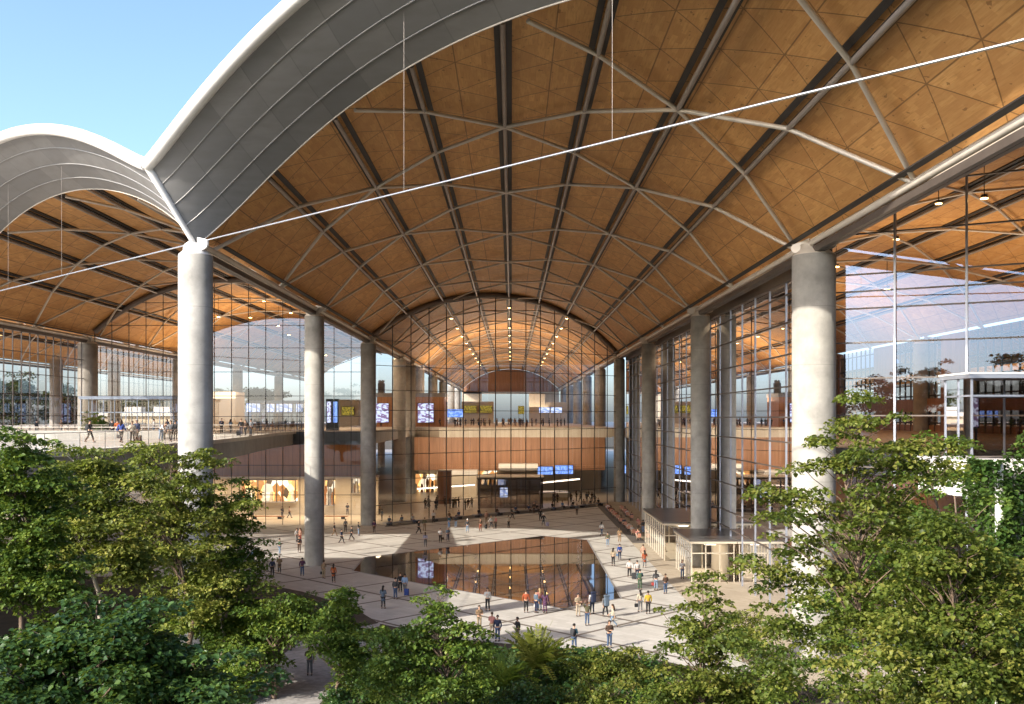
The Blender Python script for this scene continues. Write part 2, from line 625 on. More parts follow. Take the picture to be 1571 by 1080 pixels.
def roof(label, xl, yfl, yend, hangers, lamps=(), detail=True):
    """barrel vault: xl left spring line, yfl = y of the front-left column"""
    def yf(x):
        return yfl - (x - xl) * B / W
    root = thing('vaulted_roof', label, 'roof', (xl + W / 2, yfl - B / 2, SPR))
    # ceiling
    NX = 48
    xs = [xl + W / 2 - W / 2 * math.cos(math.pi * i / NX) if False else xl + W * i / NX for i in range(NX + 1)]
    ts = [0, .004, .02, .06, .12, .2, .3, .45, .6, .8, 1]
    rows, uvs = [], []
    th = [math.asin((x - xl - W / 2) / RAD) * RAD for x in xs]
    for t in ts:
        row = []
        for x, u in zip(xs, th):
            y0 = yf(x) + inset(x, xl)
            y = y0 + (yend - y0) * t
            row.append((x, y, zc(x, xl) + .45))
            uvs.append((u, y))
        rows.append(row)
    mb = MB().grid(rows)
    ce = mb.build('ceiling', M['ceil'], root)
    uvl = ce.data.uv_layers.new(name='UVMap')
    li = np.empty(len(ce.data.loops), dtype=np.int32)
    ce.data.loops.foreach_get('vertex_index', li)
    uvl.data.foreach_set('uv', np.array(uvs, dtype=np.float32)[li].ravel())
    # fascia
    G = [Vector((x, yf(x), 0)) for x in xs]
    inner, lip = [], []
    for x, g in zip(xs, G):
        s_ = min(x - xl, xl + W - x)
        inner.append(Vector((x, yf(x) + inset(x, xl), zc(x, xl) - .12)))
        L = g + nv * 3.24
        L.z = zc(x, xl) + 2.82 + 1.5 * math.exp(-s_ / 4.0) + .18 * math.exp(-s_ / .8)
        lip.append(L)
    rows = []
    for k in range(9):
        f = k / 8
        rows.append([a.lerp(b, f) + Vector((0, 0, -.22 * math.sin(math.pi * f))) * min(1, min(x - xl, xl + W - x) / 9) for a, b, x in zip(inner, lip, xs)])
    rows_ = [[p + Vector((0, .25, .45)) for p in rows[0]]] + rows
    fa = MB().grid(rows).grid(rows_[:2], 0, False).build('fascia', M['fascia'], root)
    fu = [(i % (NX + 1) / 3.0, i // (NX + 1) / 2.0) for i in range(11 * (NX + 1))]
    fl = np.empty(len(fa.data.loops), dtype=np.int32)
    fa.data.loops.foreach_get('vertex_index', fl)
    fa.data.uv_layers.new(name='UVMap').data.foreach_set('uv', np.array(fu, dtype=np.float32)[fl].ravel())
    for k in (2, 4, 6):
        MB().tube([p + Vector((0, 0, -.03)) for p in rows[k]], .035, 6).build('cover_strip', M['seam'], fa)
    MB().tube([p + Vector((0, 0, .0)) for p in rows[0]], .05, 6).build('cover_strip', M['steel'], fa)
    MB().tube(lip, .42, 12).build('rolled_edge', M['lip'], root)
    if detail:
        for e, (a, b) in enumerate(((rows[0][0], rows[8][0]), (rows[0][-1], rows[8][-1]))):
            if e == 0:
                MB().tube([a, a.lerp(b, .5), b], [.16, .2, .3], 10).build('seam_rib', M['lip'], root)
    # roof top
    top = [[p + Vector((0, 0, .2)) for p in lip]]
    top.append([Vector((x, yf(x) + 4, zc(x, xl) + 3.2)) for x in xs])
    top.append([Vector((x, yend, zc(x, xl) + 2.0)) for x in xs])
    MB().grid(top).build('roof_covering', M['rooftop'], root)

    def inside(x, y, m=-.7):
        return yf(x) + inset(x, xl) + m <= y <= yend
    # longitudinal beams
    for k in range(-4, 5):
        x = xl + W / 2 + k * W / 8
        ya = yf(x) + inset(x, xl) + .15
        z = zc(x, xl) - .02
        if abs(k) == 4:
            if k == 4 and xl > 0:
                continue
            sgn = 1 if k < 0 else -1
            b = MB().tube([(x + sgn * .35, ya + .5, z), (x + sgn * .35, yend, z)], .2, 10).build('edge_beam', M['steel'], root)
            MB().b2(x + sgn * .02, x + sgn * .30, ya + .5, yend, z - .62, z - .25).build('edge_girder', M['bronze'], root)
            MB().b2(x + sgn * .7, x + sgn * 1.15, ya + 3, yend, z + .36, z + .44).build('dark_slot', M['dark'], b)
            continue
        ang = math.asin((k * W / 8) / RAD)
        p = MB().tube([(x, ya + .15, z), (x, yend, z)], .14, 10).build('beam', M['beam'], root)
        # dark recessed channel against the ceiling, tilted with the vault
        ux, uz = math.cos(ang), -math.sin(ang)
        nx, nz = -math.sin(ang), -math.cos(ang)
        zz = zc(x, xl) + .45
        mb = MB()
        for sg in (-1, 1):
            c0 = Vector((x + ux * .30 * sg + nx * .06, 0, zz + uz * .30 * sg + nz * .06))
            q = []
            for a, b_ in ((-.165, -.07), (.165, -.07), (.165, .07), (-.165, .07)):
                q.append((c0.x + ux * a + nx * b_, c0.z + uz * a + nz * b_))
            vs = [(a, ya, b_) for a, b_ in q] + [(a, yend, b_) for a, b_ in q]
            mb.add(vs, [(0, 1, 2, 3), (7, 6, 5, 4), (0, 4, 5, 1), (1, 5, 6, 2), (2, 6, 7, 3), (3, 7, 4, 0)])
        mb.build('channel', M['dark'], p)
    # diagonal ribs
    n0 = int(math.floor((min(yf(xl), yf(xl + W)) - yfl - B) / (B / 2)))
    n1 = int(math.ceil((yend - yfl + B) / (B / 2)))
    for n in range(n0, n1 + 1):
        for sg in (1, -1):
            ys = yfl + 2.4 + n * B / 2
            pts, run = [], []
            for i in range(33):
                x = xl + W * i / 32
                y = ys + sg * (i / 32) * B
                k0 = math.floor(i / 4) * 4
                if i % 4 == 0:
                    z = zc(x, xl)
                else:
                    xa, xb = xl + W * k0 / 32, xl + W * (k0 + 4) / 32
                    z = zc(xa, xl) + (zc(xb, xl) - zc(xa, xl)) * (i - k0) / 4
                ok = inside(x, y)
                if ok:
                    run.append((x + (.25 if i == 0 else -.25 if i == 32 else 0), y, z - .04))
                else:
                    if len(run) > 1:
                        pts.append(run)
                    run = []
            if len(run) > 1:
                pts.append(run)
            for run in pts:
                if abs(run[-1][0] - run[0][0]) < 3.5:
                    continue
                if run[-1][1] > 330 and run[0][1] > 330:
                    continue
                keep = [run[0]] + [q for q in run[1:-1] if abs(((q[0] - xl) / (W / 8)) - round((q[0] - xl) / (W / 8))) < .01] + [run[-1]]
                MB().tube(keep, .135, 8).build('diagonal_rib', M['steel'], root)
    # tie rod and hangers on the front edge
    a = Vector((xl + 1.0, yf(xl + 1.0), SPR + .1))
    b = Vector((xl + W - 1.0, yf(xl + W - 1), SPR + .1))
    if detail:
        MB().tube([a, b], .052, 8).build('tie_rod', M['rod'], root)
        for t in hangers:
            p = a.lerp(b, t)
            MB().tube([p, (p.x, p.y, zc(p.x, xl) + 2.2)], .010, 6).build('hanger_rod', M['beam'], root)
    return root


def lampthing(x, y, z, label, group, drop=.35):
    r = thing('downlight', label, 'ceiling light', (x, y, z), group)
    MB().lathe([(.001, z + .22), (.2, z + .22), (.22, z - .02), (.16, z - .02)], (x, y), 10).build('housing', M['bronze'], r)
    MB().lathe([(.001, z - .05), (.20, z - .05), (.24, z - .015)], (x, y), 10).build('bulb', M['lamp'], r)
    MB().tube([(x, y, z + .22), (x, y, z + .22 + drop)], .03, 5).build('stem', M['bronze'], r)
    return r


roof('largest timber vault over the plaza, with grey fascia and diagonal steel ribs', XL, Y1, 402, (.37, .62))
roof('smaller timber vault over the raised deck, its fascia half in sunlight', XL - W, Y1 + B, 302, (.18, .40, .62))
roof('far timber vault beyond the deck hall, seen only through its glass wall', XL - 2 * W, Y1 + 2 * B, 302, (), detail=False)
roof('timber vault of the side hall, seen through the tall dark glass wall', XR, Y1 - B, 240, (), detail=False)

# lamps
for k, nm in ((-2, 'left-hand'), (0, 'middle'), (2, 'right-hand')):
    x = XC + k * W / 8
    for j in range(9):
        y = 168 + j * B / 2
        lampthing(x, y, zc(x) - .62, 'warm round downlight in the %s row under the vault of the glazed hall' % {-2: 'left', 0: 'middle', 2: 'right'}[k], 'downlights in the %s row of the glazed hall' % {-2: 'left', 0: 'middle', 2: 'right'}[k])
side = [(at(405, 462, 150), 0), (at(446, 480, 150), 0), (at(384, 487, 148), 0), (at(427, 500, 160), 0), (at(443, 514, 160), 0), (at(471, 523, 175), 0), (at(500, 545, 190), 0), (at(335, 486, 150), 0), (at(546, 510, 175), 0)]
for p, _ in side:
    lampthing(p.x, p.y, p.z, 'small warm downlight hanging in the deck hall behind glass', 'downlights in the deck hall', 3.0)
for px, py, Y in ((1407, 296, 66), (1510, 304, 62), (1283, 409, 80), (1361, 443, 78), (1375, 367, 76), (1440, 312, 70), (1103, 497, 120), (1083, 494, 126), (1117, 479, 118)):
    p = at(px, py, Y)
    if p.x > XR + 1.5:
        lampthing(p.x, p.y, p.z, 'small warm downlight hanging in the side hall behind dark glass', 'downlights in the side hall', 2.0)


# ------------------------------------------------------------------ columns
def column(x, y, label, r=1.05, top=True, group='concrete columns carrying the vaults', seam=False):
    c = thing('concrete_column', label, 'column', (x, y, 0), group)
    zt = SPR - .75
    MB().lathe([(r, 0), (r, zt), (r - .04, zt + .02)], (x, y), 40).build('shaft', M['conc'], c)
    mb = MB().lathe([(r - .03, zt), (r * .98, zt + .06), (r * .62, zt + .42), (r * .60, zt + .75)], (x, y), 32)
    cap = mb.build('cap', M['lip'] if seam else M['steel'], c)
    for a in (R(-43.6), R(136.4)):
        mb = MB()
        ca, sa = math.cos(a), math.sin(a)
        n = 12
        out = [(.3, -.35), (.3, .55), (1.25, .32)] + [(1.25 + .30 * math.sin(t * math.pi / 8), .02 + .30 * math.cos(t * math.pi / 8)) for t in range(1, 8)] + [(1.25, -.28), (.75, -.35)]
        for w_ in (-.06, .06):
            mb.add([(x + u * ca - w_ * sa, y + u * sa + w_ * ca, zt + .62 + z) for u, z in out], [tuple(range(len(out)))])
        m = len(out)
        mb.f += [(i, (i + 1) % m, m + (i + 1) % m, m + i) for i in range(m)]
        mb.mi += [0] * m
        mb.sm += [False] * m
        mb.build('lug_plate', M['lip'] if seam else M['steel'], cap)
    return c


column(XL, Y1, 'tall sunlit concrete column under the white valley between the two roof edges', 1.08, seam=True)
column(XL, Y1 + B, 'concrete column standing on the plaza just left of the pool', 1.0)
column(XL, Y1 + 2 * B, 'concrete column at the corner where the curved gable glass begins', 1.08)
column(XR, Y1, 'thickest concrete column, right of the plaza behind the leafy tree', 1.36)
column(XR, Y1 + B, 'concrete column rising behind the two glass entrance boxes', .98)
column(XR, Y1 + 2 * B, 'concrete column on the right wall beyond the glass entrance boxes', 1.0)
column(XR, Y1 + 3 * B, 'farthest outdoor concrete column, where gable glass meets the right wall', 1.0)
column(XL - W, Y1 + 2 * B, 'concrete column on the deck beside the potted greenery', 1.34)
column(XL - W, Y1 + B, 'concrete column at the outer end of the deck roof', 1.05)
for j in range(3, 9):
    column(XL, Y1 + j * B, 'concrete column in the left row inside the glazed hall', 1.2, group='columns in the left row inside the hall')
for j in range(4, 9):
    column(XR, Y1 + j * B, 'concrete column in the right row inside the glazed hall', 1.2, group='columns in the right row inside the hall')
for x, y in ((XL - W, Y1 + 3 * B), (XL - W, Y1 + 4 * B), (XL - W, Y1 + 5 * B), (XL - W, Y1 + 6 * B), (-40, 300), (XL, Y1 + 3.5 * B), (-74, 182), (-82, 176)):
    column(x, y, 'pale concrete column inside the deck hall behind the glass', 1.1, group='columns inside the deck hall')
for y in (Y1, Y1 + B, Y1 + 2 * B, Y1 + 3 * B):
    column(XR + W - 1, y, 'concrete column deep inside the side hall behind dark glass', 1.2, group='columns inside the side hall')


# ------------------------------------------------------------------ curtain walls
def curtain(label, p0, p1, z0, ztop, spacing, zs, glass, mw=.09, md=.22, mmat='mull', tmat='mull', tw=.08, arch=None, off=0.):
    p0, p1 = Vector((*p0, 0)), Vector((*p1, 0))
    d = p1 - p0
    L = d.length
    d.normalize()
    nrm = Vector((d.y, -d.x, 0))
    rz = math.atan2(d.y, d.x)
    root = thing('curtain_wall', label, 'glass wall', (p0.x, p0.y, z0))
    n = 48
    lo, hi = [], []
    for i in range(n + 1):
        p = p0 + d * (L * i / n)
        lo.append((p.x, p.y, z0))
        hi.append((p.x, p.y, ztop(p.x, p.y) - .05))
    MB().grid([lo, hi], 0, False).build('glazing', M[glass], root)
    m = int(round(L / spacing))
    for i in range(m + 1):
        p = p0 + d * min(L, (L * i / m))
        zt = ztop(p.x, p.y) - .06
        if zt - z0 < 1:
            continue
        MB().box((p.x + nrm.x * md * .3, p.y + nrm.y * md * .3, (z0 + zt) / 2), (mw, md, zt - z0), rz).build('mullion', M[mmat], root)
    for z in zs:
        ok = [i for i in range(n + 1) if hi[i][2] > z + .1]
        if not ok:
            continue
        a, b = Vector(lo[ok[0]]), Vector(lo[ok[-1]])
        c = (a + b) / 2 + nrm * .02
        MB().box((c.x, c.y, z), ((b - a).length, md * .6, tw), rz).build('transom', M[tmat], root)
    if arch:
        MB().tube([Vector(h) + Vector((0, 0, -arch * .5)) for h in hi], arch, 10).build('arch_beam', M['arch'], root)
    return root


ZS = [2.6, 5.0, 7.4, 9.8, 12.2, 13.25, 15.6, 18.0, 20.4, 22.9, 25.4, 27.8, 30.2, 32.5]
curtain('great arched gable of glass facing the pool, set diagonally between columns', (XL + .6, FACE_Y + .6), (XR, FACE_Y + B), 0, lambda x, y: zc(x) + .3, 3.4, [2.6, 6.2, 9.8, 13.2, 16.2, 19.1, 22.6, 26.2], 'glass', .065, .15, arch=.42, tw=.085)
curtain('arched gable of glass across the end of the deck hall', (XL - W + 1, FACE_Y), (XL, FACE_Y), 0, lambda x, y: zc(x, XL - W) + .3, 2.46, [4.2, 8.4, 13.1, 15.3, 18.2, 21.6, 25, 28.2, 31.4], 'glass', .06, .14, arch=.42, tw=.08)
curtain('side glass wall of the deck hall under the roof edge, far left', (XL - W, 84), (XL - W, FACE_Y), DECK, lambda x, y: SPR - .3, 2.1, [15.4, 18.0, 20.6, 23.2], 'glass', .06, .14, tw=.08)
curtain('tall dark glass wall with grey fins behind the right row of columns', (XR + 1.35, 64.5), (XR + 1.35, FACE_Y + B + 1), 0, lambda x, y: SPR - .9, B / 8, [2.4, 4.6, 6.2, 8.8, 11.3, 13.3, 15.2, 17.5, 19.9, 22.3, 24.4], 'glass_r', .14, .34, 'fin', 'bronze', .10)
# front wall right of the thick column, running towards the right
Q0, Q1 = (XR + 1.3, Y1 + 1.2), (46.0, 50.0)
curtain('large-paned glass wall right of the thick column, mirroring the sky', Q0, Q1, 0, lambda x, y: zc(max(x, XR + .05), XR) + .4, 4.4, [3, 6, 9, 12.0, 15.3, 17.7, 20.0, 22.2, 23.3, 24.4, 27, 30], 'glass_m', .13, .34, 'fin', 'bronze', .085)
# eaves girder on the right wall
tag(MB().b2(XR + 1.12, XR + 1.6, 64, FACE_Y + B, SPR - .95, SPR - .05).build('eaves_girder', M['bronze']), 'dark girder along the top of the right glass wall', 'girder', kind='thing')

# ------------------------------------------------------------------ deck (left, raised)
deck_e = [(-30.5, FACE_Y), (-30, 125), (-28.4, 110), (-27, 98), (-26, 84), (-25.8, 70), (-26.3, 60), (-28, 50), (-30, 44)]
root = thing('raised_deck', 'raised concrete deck where travellers walk, curving past the left columns', 'deck', (-40, 90, DECK))
poly = deck_e + [(-92, 44), (-92, FACE_Y)]
def xe(y):
    for (xa, ya), (xb, yb) in zip(deck_e[:-1], deck_e[1:]):
        if yb <= y <= ya:
            return xa + (xb - xa) * (y - ya) / (yb - ya)


def deck_piece(mb, inset_, z0, z1):
    def edge(y0, y1):
        ys = [y1] + [q[1] for q in deck_e if y0 < q[1] < y1] + [y0]
        return [(xe(y) - inset_, y) for y in ys]
    for y0, y1, xl_ in ((44, 88.4, -92), (88.4, 113, -30.8), (113, FACE_Y, -92)):
        mb.prism((edge(y0, y1) + [(xl_, y0), (xl_, y1)])[::-1], z0, z1)
    mb.prism([(-92, 88.4), (-57.5, 88.4), (-57.5, 113), (-92, 113)], z0, z1)
    return mb


deck_piece(MB(), 0, DECK - .35, DECK).build('paving_slab', M['deckpave'], root)
deck_piece(MB(), .45, DECK - 1.95, DECK - .354).build('edge_beam', M['conc_d'], root)
mbp = MB()
for (xa, ya), (xb, yb) in zip(deck_e[:-1], deck_e[1:]):
    n = max(2, int(abs(yb - ya) / 3))
    for i in range(n):
        f = i / n
        p = (xa + (xb - xa) * f - .2, ya + (yb - ya) * f)
        MB().tube([(*p, DECK), (*p, DECK + 1.05)], .02, 5).build('railing_post', M['mull'], root)
MB().tube([(x - .2, y, DECK + 1.06) for x, y in deck_e], .03, 6).build('handrail', M['steel'], root)
MB().grid([[(x - .21, y, DECK + .05) for x, y in deck_e], [(x - .21, y, DECK + 1.0) for x, y in deck_e]], 0, False).build('glass_balustrade', M['glass_b'], root)
for x0, x1, y, h in ((-57, -47.3, 84, .8), (-47, -31.2, 87.6, .8)):
    w_ = tag(MB().b2(x0, x1, y, y + .5, DECK + .002, DECK + h).build('low_wall', M['conc_d']), 'low concrete wall on the deck %s' % ('behind the walking travellers' if x0 > -50 else 'nearest the left glass'), 'wall', kind='thing')
for y, xx, lb in ((88.2, (-57, -31), 'thin steel handrail above the low wall on the deck'), (113.3, (-57, -31), 'thin steel handrail deeper on the deck, before the glass entrance')):
    r = thing('handrail', lb, 'railing', (xx[0], y, DECK))
    MB().tube([(xx[0], y, DECK + 1.1), (xx[1], y, DECK + 1.1)], .035, 6).build('top_rail', M['steel'], r)
    MB().tube([(xx[0], y, DECK + .6), (xx[1], y, DECK + .6)], .02, 6).build('mid_rail', M['steel'], r)
    for i in range(12):
        x = xx[0] + (xx[1] - xx[0]) * i / 11
        MB().tube([(x, y, DECK), (x, y, DECK + 1.1)], .022, 5).build('post', M['steel'], r)

# interior upper floors
struct(MB().prism([(-130, FACE_Y + .1), (XL - .0, FACE_Y + .1), (XL, 200), (-14, 189), (XR, 189), (XR, 404), (-130, 404)], DECK - 1.9, DECK).build('upper_floor', M['deckpave']))
struct(MB().prism([(XR + 2.0, 64.3), (XR + 2.0, 188.9), (XR + .02, 189.1), (XR + .02, 404), (59, 404), (59, 50), (44, 52)], DECK - 1.75, DECK).build('gallery_floor', M['floor']))
struct(MB().prism([(XR + 2.0, 64.3), (XR + 2.0, 180), (33.8, 180), (33.8, 60)], 4.7, 5.9).build('mezzanine_floor', M['floor']))
tag(MB().b2(XR + 1.62, XR + 1.98, 66, 186, DECK - 1.75, DECK + .02).build('slab_cladding', M['bronze']), 'brown band of cladding on the gallery edge behind the fins', 'cladding', kind='thing')
tag(MB().b2(XR + 1.62, XR + 1.98, 66, 180, 4.7, 5.95).build('slab_cladding', M['bronze']), 'brown band of cladding on the lower gallery edge above the entrances', 'cladding', kind='thing')

# timber walls of the lower hall
def wallbox(name, mat, label, x0, x1, y0, y1, z0, z1, cat='wall'):
    return tag(MB().b2(x0, x1, y0, y1, z0, z1).build(name, M[mat]), label, cat, kind='thing')


wallbox('timber_wall', 'wood', 'brown timber wall under the upper hall floor, behind the great gable', XL + 1.3, XR - 1.2, 190.5, 191.2, 4.9, DECK - 1.9)
wallbox('timber_wall', 'woodlight', 'orange timber wall above the lit shops, under the deck', -62, XL - .6, 150, 150.6, 6.1, DECK - 1.9)
wallbox('plaster_wall', 'cream', 'pale wall behind the lit shops under the deck', -62, XL - .6, 153.0, 153.6, 0, 6.1)
wallbox('plaster_wall', 'cream', 'pale ground-floor wall at the back of the great hall', XL + 1.3, XR - 1.2, 200, 200.6, 0, DECK - 1.9)
wallbox('timber_wall', 'wood', 'dark timber wall at the back of the lower side hall', 33.8, 34.2, 60, 188, 0, DECK - 1.8)
wallbox('soffit_panel', 'white', 'pale soffit strip under the timber wall above the shops', -62, XL - .6, 148.8, 153.0, 5.85, 6.1, 'soffit')

# clerestory windows of the side hall
cw = thing('clerestory_window', 'grid of blue sky panes high in the back wall of the side hall', 'window', (58.6, 150, DECK))
for i in range(14):
    y0 = 84 + i * 8.2
    if i % 3 == 2:
        MB().b2(58.4, 59, y0, y0 + 8.0, DECK, SPR).build('pier', M['wood'], cw)
        continue
    MB().add([(58.55, y0, DECK), (58.55, y0 + 8, DECK), (58.55, y0 + 8, SPR), (58.55, y0, SPR)], [(0, 1, 2, 3)]).build('pane', M['glass_w'], cw)
    for q in range(4):
        MB().b2(58.45, 58.65, y0 + q * 2 - .1, y0 + q * 2 + .1, DECK, SPR).build('mullion', M['mull'], cw)
for z in (DECK + 1.2, DECK + 3.6, 18.2, 20.6, 23, 25.4):
    MB().b2(58.5, 58.6, 84, 84 + 14 * 8.2, z - .1, z + .1).build('transom', M['mull'], cw)
MB().b2(58.5, 58.9, 84, 198, DECK - .2, DECK + .9).build('sill', M['wood'], cw)
wallbox('timber_wall', 'wood', 'brown band between the two rows of sky panes in the side hall', 58.3, 58.9, 60, 240, 16.0, 17.8)

# end of the long hall
ew = thing('end_wall', 'far end wall of the long hall with a wide opening to the sky', 'wall', (0, 403, DECK))
xs = [XL + W * i / 24 for i in range(25)]
MB().grid([[(x, 403, 25.6) for x in xs], [(x, 403, zc(x) + .4) for x in xs]], 0, False).build('gable_panel', M['woodlight'], ew)
MB().b2(XL, XL + 8, 401, 402.9, DECK, 25.5).build('pier', M['cream'], ew)
MB().b2(8, XR, 401, 402.9, DECK, 25.5).build('pier', M['cream'], ew)
MB().b2(-20, 8, 401, 402.8, 24.8, 25.5).build('lintel', M['white'], ew)

# ------------------------------------------------------------------ glass boxes
def glassbox(label, x0, x1, y0, y1, z0, h, frame='steel', roofm='pavroof', nx=2, ny=4, name='entrance_pavilion', glass='glass_c', rail=2.6, over=.25, rt=.18):
    r = thing(name, label, 'pavilion', ((x0 + x1) / 2, (y0 + y1) / 2, z0))
    MB().b2(x0 - over, x1 + over, y0 - over, y1 + over, z0 + h, z0 + h + rt).build('roof', M[roofm], r)
    MB().b2(x0 - over + .03, x1 + over - .03, y0 - over + .03, y1 + over - .03, z0 + h - .2, z0 + h - .003).build('roof_frame', M[frame], r)
    zt = z0 + h - .2
    for i in range(nx + 1):
        x = x0 + (x1 - x0) * i / nx
        for y in (y0, y1):
            MB().b2(x - .045, x + .045, y - .045, y + .045, z0, zt).build('post', M[frame], r)
    for j in range(1, ny):
        y = y0 + (y1 - y0) * j / ny
        for x in (x0, x1):
            MB().b2(x - .045, x + .045, y - .045, y + .045, z0, zt).build('post', M[frame], r)
    for x in (x0, x1):
        MB().b2(x - .045, x + .045, y0 + .07, y1 - .07, z0 + rail, z0 + rail + .09).build('transom', M[frame], r)
        MB().add([(x, y0, z0), (x, y1, z0), (x, y1, zt), (x, y0, zt)], [(0, 1, 2, 3)]).build('glazing', M[glass], r)
    for y in (y0, y1):
        MB().b2(x0 + .07, x1 - .07, y - .045, y + .045, z0 + rail, z0 + rail + .09).build('transom', M[frame], r)
        MB().add([(x0, y, z0), (x1, y, z0), (x1, y, zt), (x0, y, zt)], [(0, 1, 2, 3)]).build('glazing', M[glass], r)
    return r


M['gold'] = simple('warm_metal_frame', (.60, .53, .41), .4, .3, .1, 1)
g1 = glassbox('nearer glass entrance box with dark roof, beside the right column', 16.6, 20.5, 90.2, 98.6, .004, 3.75, 'gold', ny=7, nx=3)
g2 = glassbox('farther glass entrance box with dark roof, beyond the right column', 16.2, 20.5, 103.6, 118.5, .004, 3.95, 'gold', ny=10, nx=3)
glassbox('glass entrance lobby with blue-grey frame on the deck behind the travellers', -56.4, -44.6, 128, 137.6, DECK, 4.55, 'bluesteel', 'bluesteel', 8, 4)
glassbox('blue-framed glass booth inside the deck hall, left of the first inner column', -38.9, -30.6, 146, 155, DECK, 4.3, 'bluesteel', 'bluesteel', 6, 3, 'glass_booth')
glassbox('dark glass box with a white roof edge inside the great gable', -5.6, 5.2, 163.5, 171, 0, 5.0, 'mull', 'white', 5, 4, 'glass_lobby', 'glass_r', 3.1)
glassbox('white-roofed glass box on the terrace at the far right', 22.4, 31.5, 47.6, 50.5, DECK, 4.1, 'fin', 'white', 3, 2, 'terrace_pavilion', 'glass_r', 3.0, rt=.08)
for (x0, x1, y0, y1, z) in ((17.2, 20, 91, 98, 3.6), (16.9, 20, 104.5, 118, 3.8)):
    mb = MB()
    tag(MB().b2((x0 + x1) / 2 - .5, (x0 + x1) / 2 + .5, y0 + .5, y1 - .5, z - .36, z - .25).build('light_panel', M['ledstrip']), 'bright strip light under the roof of the %s entrance box' % ('nearer' if y0 < 95 else 'farther'), 'light', kind='thing')
for q, g_ in ((0, g1), (1, g2)):
    y0, y1 = ((90.6, 98.2), (104, 118))[q]
    MB().b2(20.05, 20.15, y0, y1, .05, 3.4).build('inner_wall', M['cream'], g_)
    MB().b2(17, 20, y0, y1, 3.42, 3.5).build('soffit', M['white'], g_)
    MB().b2(17, 20, y0, y1, .006, .02).build('mat', M['cream'], g_)
terr = thing('terrace', 'white-edged terrace below the glass box at the far right', 'terrace', (27, 49, DECK))
MB().b2(20.9, 36, 46.2, 50.8, DECK - .6, DECK - .002).build('floor_slab', M['white'], terr)
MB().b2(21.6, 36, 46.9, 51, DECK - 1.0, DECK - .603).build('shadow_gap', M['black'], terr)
MB().b2(21.2, 36, 46.5, 51, DECK - 1.75, DECK - 1.003).build('lower_band', M['white'], terr)

# ------------------------------------------------------------------ screens, boards, kiosks, shops
def screen(label, px0, px1, py0, py1, Y, mat, stand=None, name='display_screen', cat='screen', group=None):
    a, b = at(px0, py1, Y), at(px1, py0, Y)
    r = thing(name, label, cat, ((a.x + b.x) / 2, Y, a.z), group)
    MB().b2(a.x - .08, b.x + .08, Y + .02, Y + .25, a.z - .08, b.z + .08).build('casing', M['black'], r)
    MB().add([(a.x, Y, a.z), (b.x, Y, a.z), (b.x, Y, b.z), (a.x, Y, b.z)], [(0, 1, 2, 3)]).build('display', M[mat], r)
    if stand is not None:
        for x in (a.x + .1 * (b.x - a.x), a.x + .9 * (b.x - a.x)):
            MB().tube([(x, Y + .14, stand), (x, Y + .14, a.z)], .06, 6).build('post', M['mull'], r)
    return r


def block(name, mat, label, px0, px1, pytop, Y, depth, z0=DECK, cat='wall', capm=None):
    a, b = at(px0, pytop, Y), at(px1, pytop, Y)
    r = thing(name, label, cat, ((a.x + b.x) / 2, Y, z0))
    MB().b2(a.x, b.x, Y, Y + depth, z0, a.z - (.8 if capm else 0)).build('body_panel', M[mat], r)
    if capm:
        MB().b2(a.x - .15, b.x + .15, Y - .15, Y + depth + .15, a.z - .797, a.z).build('parapet', M[capm], r)
    return r


block('kiosk', 'woodlight', 'orange timber kiosk carrying two bright poster screens', 578, 682, 603, 203, 9, cat='kiosk', capm='grey')
screen('bright poster screen on the left of the timber kiosk', 574, 596, 619, 648, 202.7, 'scr_ad')
screen('bright poster screen on the right of the timber kiosk', 641, 665, 619, 648, 202.6, 'scr_ad')
block('service_block', 'cream', 'pale wall block behind the deck hall, left of the blue booth', 322, 361, 601, 172, 6)
block('service_block', 'cream', 'pale wall carrying a yellow board, between two columns', 518, 550, 613, 225, 5)
screen('small yellow departure board between the two inner columns', 524, 543, 624, 637, 224.6, 'scr_y', None, 'departure_board', 'board')
block('service_block', 'cream', 'beige wall carrying two yellow departure boards, deep in the hall', 708, 757, 616, 305, 5)
screen('left yellow departure board on the beige wall deep in the hall', 712, 731, 622, 633, 304, 'scr_y', None, 'departure_board', 'board')
screen('right yellow departure board on the beige wall deep in the hall', 735, 755, 622, 633, 304, 'scr_y', None, 'departure_board', 'board')
block('service_block', 'cream', 'pale pier right of the sky opening deep in the hall', 812, 836, 604, 318, 6)
block('service_block', 'cream', 'pale wall right of the pier, with two white screens', 836, 870, 617, 320, 5)
screen('left white screen on the wall right of the sky opening', 827, 843, 625, 633, 300, 'scr_w', DECK)
screen('right white screen on the wall right of the sky opening', 845, 862, 625, 633, 300, 'scr_w', DECK)
screen('long blue screen strip left of the departure boards', 666, 711, 628, 640, 280, 'scr_b', DECK)
screen('yellow board beside the slim post right of the sky opening', 795, 804, 623, 635, 330, 'scr_y', DECK, 'departure_board', 'board')
for a, b, lb in ((378, 400, 'first'), (409, 421, 'second'), (424, 449, 'third and widest'), (454, 464, 'last')):
    screen('%s of the row of blue-white screens in the deck hall booth' % lb, a, b, 619, 632, 157, 'scr_w', DECK)
r = thing('totem', 'dark totem with lit poster faces between two deck-hall columns', 'totem', tuple(at(508, 660, 146))[:2] + (DECK,))
a = at(500, 612, 146)
b = at(519, 612, 146)
MB().b2(a.x, b.x, 146, 146.8, DECK, a.z).build('casing', M['black'], r)
MB().b2(a.x + .15, a.x + .75, 145.96, 145.99, DECK + 1.2, a.z - .4).build('display', M['scr_ad'], r)
MB().b2(b.x - .75, b.x - .15, 145.96, 145.99, DECK + 1.2, a.z - .4).build('display', M['scr_b'], r)
screen('left blue screen on the brown wall right of the glass lobby', 825, 848, 716, 728, 189.8, 'scr_b')
